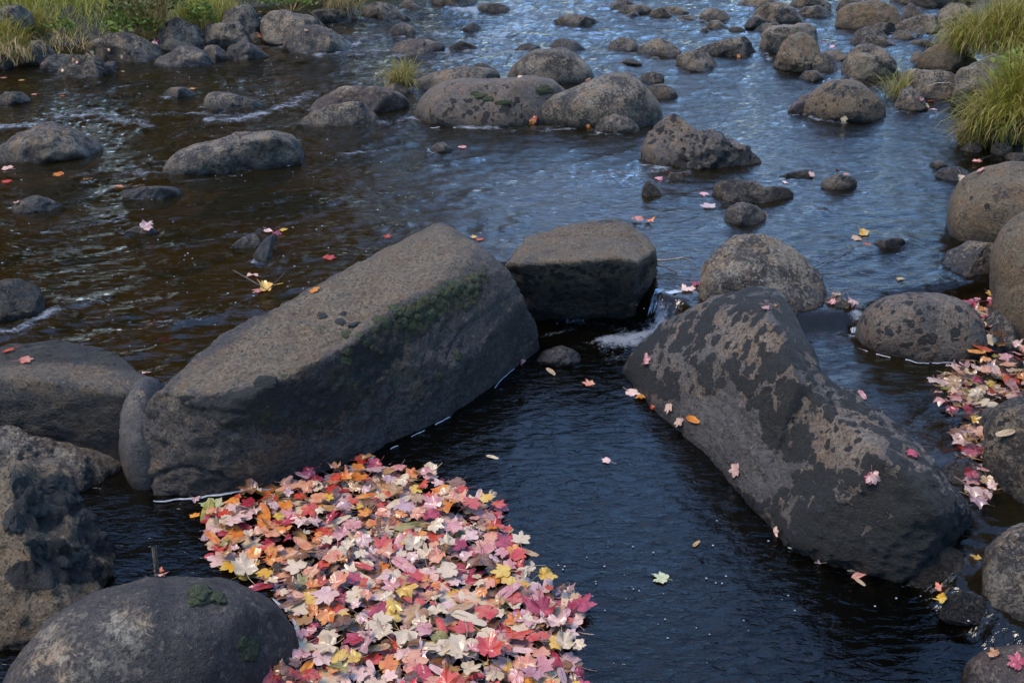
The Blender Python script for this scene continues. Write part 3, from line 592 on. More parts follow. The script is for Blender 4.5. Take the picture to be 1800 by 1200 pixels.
gx, gy = warp(420, 4, -300, 300, 0), warp(420, 4, -150, 600, 5)
GX, GY = np.meshgrid(gx, gy); GZ, GS = terrain_h(GX, GY)
def grid_faces(nr, nc):
    i = np.arange(nr * nc).reshape(nr, nc)
    return np.stack([i[:-1, :-1], i[:-1, 1:], i[1:, 1:], i[1:, :-1]], -1).reshape(-1, 4)
N = NT('river_bed_and_soil'); tc = N.n('ShaderNodeTexCoord'); V = tc.outputs['Object']
b1 = N.noise(V, 1.4, 5, 0.6); b2 = N.noise(V, 9, 5, 0.65); b3 = N.noise(V, 60, 3, 0.6)
bc = N.mix(N.ramp(N.math('ADD', b1, N.math('MULTIPLY', b2, 0.5)), 0.55, 0.95), (0.055, 0.040, 0.020, 1), (0.150, 0.105, 0.050, 1))
bc = N.mix(N.math('MULTIPLY', N.ramp(b3, 0.4, 0.65), 0.5), bc, (0.04, 0.03, 0.018, 1))
soil = N.mix(N.ramp(b2, 0.4, 0.62), (0.020, 0.016, 0.010, 1), (0.060, 0.045, 0.024, 1))
fc = N.mix(N.attr('bank'), bc, soil)
bp = N.n('ShaderNodeBump'); N.set(bp.inputs['Height'], N.math('ADD', b2, N.math('MULTIPLY', b3, 0.3))); bp.inputs['Distance'].default_value = 0.05
bs = N.n('ShaderNodeBsdfPrincipled', Roughness=0.9); N.set(bs.inputs['Base Color'], fc); N.set(bs.inputs['Normal'], bp.outputs[0]); N.t.links.new(bs.outputs[0], N.out.inputs[0])
mk_obj('ground', mk_mesh('ground', np.stack([GX, GY, GZ], -1).reshape(-1, 3), grid_faces(420, 420), N.m, {'bank': sstep(-0.1, 0.1, GS).ravel()}), kind='structure')

# ------------------------------------------------------------------ water
NR, NC = 760, 600
tt = np.linspace(0, 1, NR); ys = 0.9 * (60 / 0.9) ** (tt ** 1.15)
ss = np.linspace(-1, 1, NC); WY = np.repeat(ys[:, None], NC, 1); WX = ss[None] * (0.80 * ys[:, None] + 1.6)
LV = level(WX, WY)
PX, PY = to_px(np.stack([WX, WY, LV], -1))
def strokes(lst):
    m = np.zeros_like(WX)
    for pts, w, s in lst:
        q = [(x, y * 2.2) for x, y in pts]; xs = [p[0] for p in pts]; y_ = [p[1] for p in pts]
        sel = (PX > min(xs) - 3 * w) & (PX < max(xs) + 3 * w) & (PY > min(y_) - 2 * w) & (PY < max(y_) + 2 * w)
        d = segdist(PX[sel], PY[sel] * 2.2, q); m[sel] = np.maximum(m[sel], s * np.exp(-(d / w) ** 2))
    return m
FOAM = [([(-40, 228), (50, 223), (110, 207), (180, 204), (250, 214)], 18, .62), ([(250, 203), (330, 200), (400, 204)], 12, .55), ([(370, 214), (450, 204), (500, 188), (545, 168)], 20, .60),
        ([(190, 208), (260, 222)], 16, .7), ([(560, 99), (600, 96), (680, 88)], 16, .6), ([(590, 90), (630, 78)], 14, .7), ([(595, 64), (690, 68)], 10, .5), ([(690, 98), (790, 93)], 10, .6), ([(790, 96), (850, 92)], 10, .6),
        ([(800, 18), (832, 20)], 14, .9), ([(895, 12), (925, 28), (905, 55), (850, 64)], 32, .62), ([(900, 30), (1000, 18), (1070, 8)], 24, .55), ([(1070, 60), (950, 62), (870, 52)], 22, .42), ([(870, 75), (890, 60)], 16, .7),
        ([(740, 66), (800, 62)], 14, .5), ([(760, 112), (860, 97), (905, 88), (960, 92)], 18, .6), ([(1040, 85), (1080, 92), (1140, 96)], 16, .5), ([(400, 84), (480, 82)], 8, .6), ([(-20, 592), (30, 590), (70, 568), (100, 548)], 18, .78),
        ([(100, 550), (190, 528)], 9, .6), ([(1150, 526), (1166, 545), (1150, 572)], 13, .75), ([(1178, 522), (1186, 545), (1180, 560)], 12, .6), ([(1070, 606), (1110, 606), (1145, 585), (1165, 572)], 26, .98), ([(950, 560), (1060, 570), (1100, 590)], 16, .45), ([(1050, 640), (1110, 630)], 20, .4),
        ([(1345, 90), (1352, 104)], 8, .7), ([(1530, 441), (1580, 436), (1592, 425)], 7, .6), ([(1503, 556), (1515, 580), (1500, 592)], 14, .95), ([(1440, 585), (1490, 592)], 10, .5), ([(1598, 1032), (1650, 1040), (1690, 1005)], 20, .40), ([(1735, 1060), (1740, 1110), (1700, 1120)], 24, .40), ([(640, 74), (900, 58), (1150, 45)], 70, .30), ([(1150, 50), (1350, 110)], 60, .16), ([(480, 150), (640, 120), (900, 80)], 40, .22),
        ([(1280, 88), (1330, 100)], 8, .3), ([(1470, 452), (1560, 450), (1620, 440)], 24, .20), ([(1370, 398), (1440, 395)], 34, .18), ([(620, 220), (700, 215), (730, 200)], 14, .5), ([(460, 270), (470, 300)], 6, .3),  # wide faint stroke right of the small grey stone paints a lighter reflection
        ([(430, 452), (420, 500), (395, 520)], 20, .25), ([(1320, 20), (1400, 50)], 16, .3), ([(1200, 60), (1150, 52), (1080, 56)], 24, .25), ([(350, 345), (250, 372)], 12, .25), ([(100, 420), (230, 405)], 12, .25), ([(0, 345), (20, 380)], 12, .25)]
_er = random.Random(4)
for _ in range(95):
    x_, y_ = _er.uniform(-40, 1000), 120 + 520 * _er.random() ** 1.2; l_ = _er.uniform(30, 130) * (0.4 + y_ / 500)
    FOAM.append(([(x_, y_), (x_ + l_ * .5, y_ - l_ * _er.uniform(.03, .12)), (x_ + l_, y_ - l_ * _er.uniform(.12, .26))], 3.5 + y_ / 160, _er.uniform(.25, .55)))
for (L_, R_e, yb_, zw_) in EDGES:
    if zw_ < 0.1 or yb_ > 500 or (yb_ < 130 and R_e[0] < 480): continue
    w_ = R_e[0] - L_[0]; q = _er.uniform(.1, .6); side = _er.random() < .6
    if side: FOAM.append(([(L_[0] - 4, L_[1] + 1), (L_[0] + w_ * .3, yb_ + 1), (L_[0] + w_ * q, yb_ + 2)], 4 + w_ * .03, _er.uniform(.35, .75)))
    FOAM.append(([(L_[0] - w_ * _er.uniform(.2, .6), yb_ + _er.uniform(2, 8)), (L_[0] + w_ * .1, yb_)], 5 + w_ * .05, _er.uniform(.2, .5)))
foam = strokes(FOAM)
rap = strokes([(p, w * 2.6, s) for p, w, s in FOAM if s > 0.3])
P0 = np.stack([WX, WY, np.zeros_like(WX)], -1)
# flow-aligned coordinates (ripples stretch along the line of crests)
def aniso(ang, sx, sy, off):
    c, s_ = math.cos(ang), math.sin(ang); wv = fbm(P0 * 0.9 + off, 2) * 0.5
    a = (WX * c + WY * s_) + wv * 0.3; b = (-WX * s_ + WY * c) + wv * 0.3
    return np.stack([a * sx, b * sy, np.full_like(a, off)], -1)
dist = np.clip(WY, 1, 30)
inpool = 1 - sstep(-0.1, 0.1, sdpoly(WX, WY, POOL))
up = 1 - inpool
h = fbm(aniso(0.35, 3.0, 7.0, 3.1), 3) * 0.0045 * (0.35 + up * 0.9)
h += fbm(aniso(0.25, 7, 19, 7.7), 3) * 0.0034 * (0.7 + up * 1.25)
h += ridged(aniso(0.45, 13, 30, 1.9), 3) * 0.0032 * (1 - 0.6 * sstep(5, 9, dist))
h += sstep(6, 13, WY) * up * (fbm(aniso(0.1, 1.6, 4.0, 5.0), 4) * 0.032)
h += rap * (ridged(aniso(0.2, 9, 17, 2.2), 4) * 0.034 + fbm(P0 * 34, 3) * 0.007)
# chutes: strands of falling water
ch = strokes([([(1150, 520), (1165, 545), (1150, 575)], 30, 1), ([(1180, 520), (1186, 560)], 22, 1), ([(1505, 560), (1520, 590)], 20, 1)])
h += ch * (fbm(aniso(-1.2, 10, 60, 4.0), 3) * 0.012)
matp = [(368, 900), (450, 862), (560, 838), (640, 812), (730, 832), (795, 850), (880, 882), (893, 930), (935, 965), (935, 1010), (1018, 1050), (1022, 1100), (1010, 1130), (1024, 1200), (1024, 1330), (400, 1330), (470, 1190), (525, 1150), (530, 1100), (505, 1060), (440, 1015), (400, 1000), (360, 965)]
calm = 1 - sstep(-30, 30, sdpoly(PX, PY, matp)); h *= (1 - 0.75 * calm)
WZ = LV + h
deep = np.clip(inpool * 0.9 + sstep(0.2, 2.2, WX - 0.10 * WY) * 0.75, 0, 1)
foam_n = np.clip(foam * (0.9 + 0.6 * fbm(aniso(0.25, 6, 16, 6.6), 4)), 0, 1.2)
W = NT('river_water'); tc = W.n('ShaderNodeTexCoord'); V = tc.outputs['Object']
def stretched(rot, sc):
    mp = W.n('ShaderNodeMapping'); W.set(mp.inputs['Vector'], V); mp.inputs['Rotation'].default_value = (0, 0, rot); mp.inputs['Scale'].default_value = sc; return mp.outputs[0]
n1 = W.noise(stretched(-0.35, (1, 2.6, 1)), 16, 3, 0.55, 0.5); n2 = W.noise(stretched(-0.15, (1, 2.2, 1)), 48, 3, 0.6, 0.4); n3 = W.noise(stretched(0.3, (1, 1.7, 1)), 5, 2, 0.5, 0.3)
n4 = W.noise(stretched(-0.3, (1, 2.0, 1)), 120, 2, 0.6, 0.3)
n1r = W.ramp(n1, 0.42, 0.74)
hh = W.math('ADD', W.math('MULTIPLY', n1r, 0.85), W.math('ADD', W.math('ADD', W.math('MULTIPLY', n2, 0.42), W.math('MULTIPLY', n4, 0.06)), W.math('MULTIPLY', n3, 0.6)))
bp = W.n('ShaderNodeBump'); W.set(bp.inputs['Height'], W.math('MULTIPLY', hh, W.attr('chop'))); bp.inputs['Distance'].default_value = 0.0017; W.set(bp.inputs['Strength'], W.math('SUBTRACT', 1.0, W.math('MULTIPLY', W.attr('calm'), 0.6)))
fr = W.n('ShaderNodeFresnel'); fr.inputs[0].default_value = 1.34; W.set(fr.inputs[1], bp.outputs[0])
gl = W.n('ShaderNodeBsdfGlossy'); gl.inputs['Roughness'].default_value = 0.04; W.set(gl.inputs['Normal'], bp.outputs[0])
tr = W.n('ShaderNodeBsdfTransparent'); W.set(tr.inputs[0], W.mix(W.attr('deep'), (0.37, 0.26, 0.07, 1), (0.035, 0.025, 0.012, 1)))
df = W.n('ShaderNodeBsdfDiffuse'); W.set(df.inputs[0], W.mix(W.attr('deep'), (0.025, 0.018, 0.004, 1), (0.002, 0.002, 0.001, 1)))
m0 = W.n('ShaderNodeMixShader'); m0.inputs[0].default_value = 0.25; W.t.links.new(tr.outputs[0], m0.inputs[1]); W.t.links.new(df.outputs[0], m0.inputs[2])
m1 = W.n('ShaderNodeMixShader'); W.set(m1.inputs[0], fr.outputs[0]); W.t.links.new(m0.outputs[0], m1.inputs[1]); W.t.links.new(gl.outputs[0], m1.inputs[2])
fb = W.noise(stretched(-0.25, (1, 1.9, 1)), 64, 5, 0.8, 0.8); fb2 = W.noise(stretched(-0.2, (1, 2.5, 1)), 11, 4, 0.7, 0.5)
fmask = W.ramp(W.math('ADD', W.math('MULTIPLY', W.attr('foam'), 0.50), W.math('ADD', W.math('MULTIPLY', fb, 0.95), W.math('MULTIPLY', fb2, 0.55))), 0.93, 1.24)
fmask = W.math('MULTIPLY', fmask, W.ramp(W.attr('foam'), 0.02, 0.22))
fo = W.n('ShaderNodeBsdfDiffuse'); fo.inputs[0].default_value = (0.36, 0.38, 0.40, 1)
bf = W.n('ShaderNodeBump'); W.set(bf.inputs['Height'], fb); bf.inputs['Distance'].default_value = 0.03; W.set(fo.inputs['Normal'], bf.outputs[0])
m2 = W.n('ShaderNodeMixShader'); W.set(m2.inputs[0], W.math('MULTIPLY', fmask, 0.85)); W.t.links.new(m1.outputs[0], m2.inputs[1]); W.t.links.new(fo.outputs[0], m2.inputs[2])
W.t.links.new(m2.outputs[0], W.out.inputs[0])
mk_obj('water', mk_mesh('water', np.stack([WX, WY, WZ], -1).reshape(-1, 3), grid_faces(NR, NC), W.m, {'foam': foam_n.ravel(), 'calm': calm.ravel(), 'deep': deep.ravel(), 'chop': (1.0 + 1.3 * sstep(3.8, 9, WY) * up + 0.35 * inpool * (1 - calm)).ravel()}), kind='structure')
# ------------------------------------------------------------------ stones on the river bed
def scatter_bed():
    S, Fc = ico(2); V_, F_ = [], []; n = 0
    for k in range(420):
        px, py = rng.uniform(-100, 1900), rng.uniform(90, 1250); p = wpt(px, py)
        if not inpoly(np.array([p[0]]), np.array([p[1]]), RIVER)[0]: continue
        z = terrain_h(np.array([p[0]]), np.array([p[1]]))[0][0]; r = rng.uniform(0.03, 0.11) * (1 + 0.05 * p[1])
        X = S * np.array([r * rng.uniform(.8, 1.4), r, r * .55]); X = X + S * (fbm(S * 1.3 + k, 2) * r * .25)[:, None]
        V_.append(X + [p[0], p[1], z + r * .1]); F_.append(Fc + n); n += len(S)
    mk_obj('bed_stones', mk_mesh('bed_stones', np.concatenate(V_), np.concatenate(F_), simple('bed_stone', (0.10, 0.075, 0.045), 0.9, 0.01, 20)), label='brown cobbles dim under the water of the river bed', cat='stones', kind='stuff')
scatter_bed()

# ------------------------------------------------------------------ moss cushions, parts of the rocks they grow on
MOSS = simple('moss_cushion_green', (0.022, 0.026, 0.006), 1.0, 0.006, 260, 0.75)
MOSSD = simple('moss_cushion_black', (0.010, 0.010, 0.007), 1.0, 0.006, 260, 0.6)
def cushion(px, py, wpx, hpx=None, mat=MOSS, sub=4):
    p, nn, ob = hit(px, py)
    if ob is None: return
    d = (p - Vector(CAM)).length; r = wpx / 2 / F_PX * d; hr = (hpx or wpx * 0.8) / 2 / F_PX * d
    S, Fc = ico(sub); sd = rng.uniform(0, 50)
    q = nn.to_track_quat('Z', 'Y').to_matrix()
    X = S * np.array([1, 1, 0.36]); X = X * (1 + 0.35 * fbm(S * 1.8 + sd, 3) + 0.16 * ridged(S * 8 + sd, 3))[:, None]
    X = X * np.array([r, hr * 1.1, min(r, hr)])
    X = X @ np.array(q).T
    me = mk_mesh('moss_cushion', X, Fc, mat)
    o = bpy.data.objects.new('moss_cushion', me); COL.objects.link(o); o.parent = ob; o.location = p - ob.location
for a in [(352, 1040, 36), (383, 1049, 32), (346, 1054, 30, 18), (362, 1053, 26, 16), (440, 1142, 44), (425, 1132, 24), (448, 1132, 20)]: cushion(*a)
for a in [(566, 556, 22, 12), (603, 552, 14, 10), (598, 566, 24, 14), (622, 570, 24, 16), (805, 625, 14, 18), (773, 663, 16, 16), (466, 672, 36, 20), (500, 660, 12), (330, 700, 30, 9),
          ]: cushion(*a, mat=MOSS if len(a) < 4 or a[0] > 650 else MOSSD)
mr = random.Random(12)
for k in range(95):
    t = mr.random(); cx, cy = 600 + 255 * t, 615 - 140 * t + mr.gauss(0, 16) + 10
    if k > 60: cx, cy = mr.uniform(480, 720), 0; cy = 700 - (cx - 480) * 0.40 + mr.uniform(-20, 70)
    w = mr.uniform(7, 19) * (1.2 if k < 60 else 0.9); cushion(cx, cy, w, w * mr.uniform(.5, .9), mat=MOSS if k < 60 else MOSSD, sub=3)
for (cx, cy, rx, ry) in [(95, 968, 48, 24), (172, 932, 34, 44), (105, 862, 44, 20), (25, 918, 14, 14), (50, 890, 22, 24)]:
    for k in range(9):
        a, q = mr.uniform(0, 6.283), math.sqrt(mr.random()); w = mr.uniform(14, 30); cushion(cx + rx * q * math.cos(a), cy + ry * q * math.sin(a), w, w * .75, mat=MOSSD, sub=3)
for a in [(845, 168, 22, 10), (858, 174, 20, 8), (885, 181, 26, 8), (958, 158, 34, 14), (835, 164, 14, 7)]: cushion(*a)

# ------------------------------------------------------------------ leaves
def leaf_mat(name, c, c2, rough=0.26):
    N = NT(name); tc = N.n('ShaderNodeTexCoord'); oi = N.n('ShaderNodeObjectInfo'); V = tc.outputs['Object']
    off = N.n('ShaderNodeVectorMath', {'operation': 'ADD'}); cx = N.n('ShaderNodeCombineXYZ'); N.set(cx.inputs[2], N.math('MULTIPLY', oi.outputs['Random'], 9.0))
    N.set(off.inputs[0], V); N.set(off.inputs[1], cx.outputs[0]); Vo = off.outputs[0]
    a = N.noise(Vo, 32, 4, 0.65); b = N.noise(Vo, 150, 3, 0.6)
    col = N.mix(N.ramp(a, 0.40, 0.62), c + (1,), c2 + (1,))
    col = N.mix(N.math('MULTIPLY', N.ramp(b, 0.60, 0.70), 0.7), col, tuple(v * 0.3 for v in c) + (1,))
    s = N.n('ShaderNodeSeparateXYZ'); N.set(s.inputs[0], V)
    th = N.math('ARCTAN2', s.outputs[0], N.math('ADD', s.outputs[1], 0.022)); r = N.n('ShaderNodeVectorMath', {'operation': 'LENGTH'}); N.set(r.inputs[0], V)
    pp = N.math('ABSOLUTE', N.math('SUBTRACT', N.math('PINGPONG', N.math('ADD', th, 9.24), 0.33), 0.0))
    vein = N.math('SUBTRACT', 1.0, N.ramp(N.math('MULTIPLY', pp, N.math('ADD', r.outputs['Value'], 0.012)), 0.0006, 0.0018))
    col = N.mix(N.math('MULTIPLY', vein, 0.35), col, tuple(min(1, v * 1.25 + 0.05) for v in c2) + (1,))
    hv = N.n('ShaderNodeHueSaturation'); N.set(hv.inputs['Value'], N.math('ADD', 0.72, N.math('MULTIPLY', oi.outputs['Random'], 0.5))); N.set(hv.inputs['Color'], col)
    N.set(hv.inputs['Hue'], N.math('ADD', 0.488, N.math('MULTIPLY', N.math('FRACT', N.math('MULTIPLY', oi.outputs['Random'], 17.0)), 0.024)))
    col = hv.outputs[0]
    bp = N.n('ShaderNodeBump'); N.set(bp.inputs['Height'], N.math('ADD', a, N.math('MULTIPLY', vein, 0.5))); bp.inputs['Distance'].default_value = 0.003
    bs = N.n('ShaderNodeBsdfPrincipled', Roughness=rough); N.set(bs.inputs['Base Color'], col); N.set(bs.inputs['Normal'], bp.outputs[0]); bs.inputs['Specular IOR Level'].default_value = 0.5
    tl = N.n('ShaderNodeBsdfTranslucent'); N.set(tl.inputs[0], col); mx = N.n('ShaderNodeMixShader'); mx.inputs[0].default_value = 0.12
    N.t.links.new(bs.outputs[0], mx.inputs[1]); N.t.links.new(tl.outputs[0], mx.inputs[2]); N.t.links.new(mx.outputs[0], N.out.inputs[0]); return N.m
LM = {'pale pink': leaf_mat('leaf_pale_pink', (0.4204, 0.2327, 0.1890), (0.4955, 0.3106, 0.2352)), 'pink': leaf_mat('leaf_pink', (0.3602, 0.1234, 0.1123), (0.4503, 0.2135, 0.1741)), 'red': leaf_mat('leaf_red', (0.3453, 0.0228, 0.0182), (0.3903, 0.0709, 0.0305)),
      'crimson': leaf_mat('leaf_crimson', (0.1952, 0.0140, 0.0232), (0.3002, 0.0385, 0.0512)), 'orange': leaf_mat('leaf_orange', (0.4352, 0.1032, 0.0182), (0.4654, 0.1751, 0.0305)), 'salmon': leaf_mat('leaf_salmon', (0.4352, 0.1427, 0.0767), (0.4654, 0.2327, 0.1229)),
      'yellow': leaf_mat('leaf_yellow', (0.4503, 0.2205, 0.0206), (0.4654, 0.2913, 0.0512)), 'cream': leaf_mat('leaf_cream', (0.4204, 0.2974, 0.1741), (0.4654, 0.3237, 0.1947)), 'tan': leaf_mat('leaf_tan', (0.2552, 0.1234, 0.0461), (0.3453, 0.1881, 0.0767)),
      'brown': leaf_mat('leaf_brown', (0.0975, 0.0385, 0.0182), (0.1801, 0.0779, 0.0355)), 'olive': leaf_mat('leaf_olive', (0.1350, 0.1103, 0.0206), (0.2403, 0.1751, 0.0461)), 'pale green': leaf_mat('leaf_pale_green', (0.2552, 0.2722, 0.1123), (0.3903, 0.3622, 0.1947)),
      'mauve': leaf_mat('leaf_mauve', (0.2702, 0.1427, 0.1378), (0.3602, 0.2135, 0.1947))}
def maple_outline(r, kind):
    if kind == 'oval':
        t = np.linspace(0, 2 * math.pi, 32, endpoint=False); x = 0.36 * np.sin(t) * (1 + .1 * np.cos(2 * t)); y = np.cos(t)
        return np.arctan2(x, y), np.hypot(x, y) * (1 + 0.02 * r.normal(size=32))
    # lobes: tip angle from the midrib, length
    side = r.uniform(0.78, 0.92); low = r.uniform(0.42, 0.60)
    sn = r.uniform(0.52, 0.66)
    keys = [(0, 1.0), (.09, .86), (.19, .83), (.26, .70), (.38, sn), (.50, sn + .08), (.60, .74), (.72, .76), (.84, side + .04), (.93, .78), (1.05, .76), (1.2, .64), (1.40, sn - .04), (1.60, .56), (1.82, low + .10), (2.05, .50), (2.4, .44), (2.8, .34), (3.14, .14)]
    A = [k[0] for k in keys]; L = [k[1] for k in keys]
    A = [-x for x in A[:0:-1]] + A[:-1]; L = L[:0:-1] + L[:-1]
    L = np.array(L) * (1 + 0.06 * r.normal(size=len(L))); return np.array(A), L
def leaf_mesh(seed, kind='maple', curl=0.3):
    r = np.random.default_rng(seed); A, L = maple_outline(r, kind); n = len(A); V_ = [(0, 0)]
    rings = [0.3, 0.62, 1.0]
    for q in rings:
        for a, l in zip(A, L):
            ll = l if q == 1 else (l ** (q ** 1.5)) * q if False else min(l, 0.25 + l * 0.75) * q if q == 1 else (0.42 * (1 - q) + l * q) * q / 1.0
            V_.append((math.sin(a) * ll, math.cos(a) * ll))
    V_ = np.array(V_) * 0.040
    Fc = []
    for i in range(n):
        j = (i + 1) % n; Fc.append([0, 1 + i, 1 + j])
        for k in range(2):
            a0, a1, b0, b1 = 1 + k * n + i, 1 + k * n + j, 1 + (k + 1) * n + i, 1 + (k + 1) * n + j
            Fc += [[a0, b0, b1], [a0, b1, a1]]
    x, y = V_[:, 0] / .04, V_[:, 1] / .04; rr = np.hypot(x, y); c = curl
    d1 = r.uniform(0, 2 * math.pi); u = x * math.cos(d1) + y * math.sin(d1); sg = r.choice([1, 1, -1])
    Pn = np.stack([x * 1.6, y * 1.6, np.full_like(x, seed * 3.3)], -1)
    z = sg * c * 0.55 * u * u + c * 0.30 * fbm(Pn, 2) * rr + c * 0.12 * np.cos(np.arctan2(x, y) * 5) * rr
    P = np.stack([V_[:, 0], V_[:, 1], z * 0.04], -1); P[:, :2] *= (1 - 0.22 * c * np.abs(u)[:, None])
    # stem: a thin ribbon with real thickness from the leaf base
    m = len(P); ln = r.uniform(0.6, 1.3) * .04; bx = r.uniform(-.4, .4) * ln
    S = []
    for t in (0, .5, 1):
        cx, cy, cz = bx * t * t, -0.002 - ln * t, c * 0.01 * t
        for (ex, ez) in ((-.0007, 0), (.0007, 0), (0, .0012)): S.append((cx + ex, cy, cz + ez))
    for k in range(2):
        for e in range(3):
            a0, a1, b0, b1 = m + k * 3 + e, m + k * 3 + (e + 1) % 3, m + (k + 1) * 3 + e, m + (k + 1) * 3 + (e + 1) % 3
            Fc += [[a0, a1, b1], [a0, b1, b0]]
    P = np.concatenate([P, np.array(S)])
    me = mk_mesh('maple_leaf' if kind == 'maple' else 'oval_leaf', P, Fc, LM['red']); return me, P, np.array(Fc)
FLAT = [leaf_mesh(100 + k, 'maple', 0.18) for k in range(14)]
CURL = [leaf_mesh(200 + k, 'maple', (0.5, 0.8, 1.1)[k % 3]) for k in range(12)]
CRUM = [leaf_mesh(300 + k, 'maple', 1.5) for k in range(5)]
OVAL = [leaf_mesh(400 + k, 'oval', 0.3) for k in range(4)]
NLEAF = [0]
def place_leaf(lm, colname, pos, normal=(0, 0, 1), yaw=0.0, scale=1.0, tilt=0.0, label='', group=None, name='maple_leaf'):
    o = bpy.data.objects.new(name, lm[0]); COL.objects.link(o); NLEAF[0] += 1
    o.material_slots[0].link = 'OBJECT'; o.material_slots[0].material = LM[colname]
    q = Vector(normal).normalized().to_track_quat('Z', 'Y').to_matrix().to_4x4()
    o.matrix_world = Matrix.Translation(Vector(pos)) @ q @ Matrix.Rotation(yaw, 4, 'Z') @ Matrix.Rotation(tilt, 4, 'X') @ Matrix.Scale(scale, 4)
    o['label'] = label; o['category'] = 'leaf'
    if group: o['group'] = group
    return o
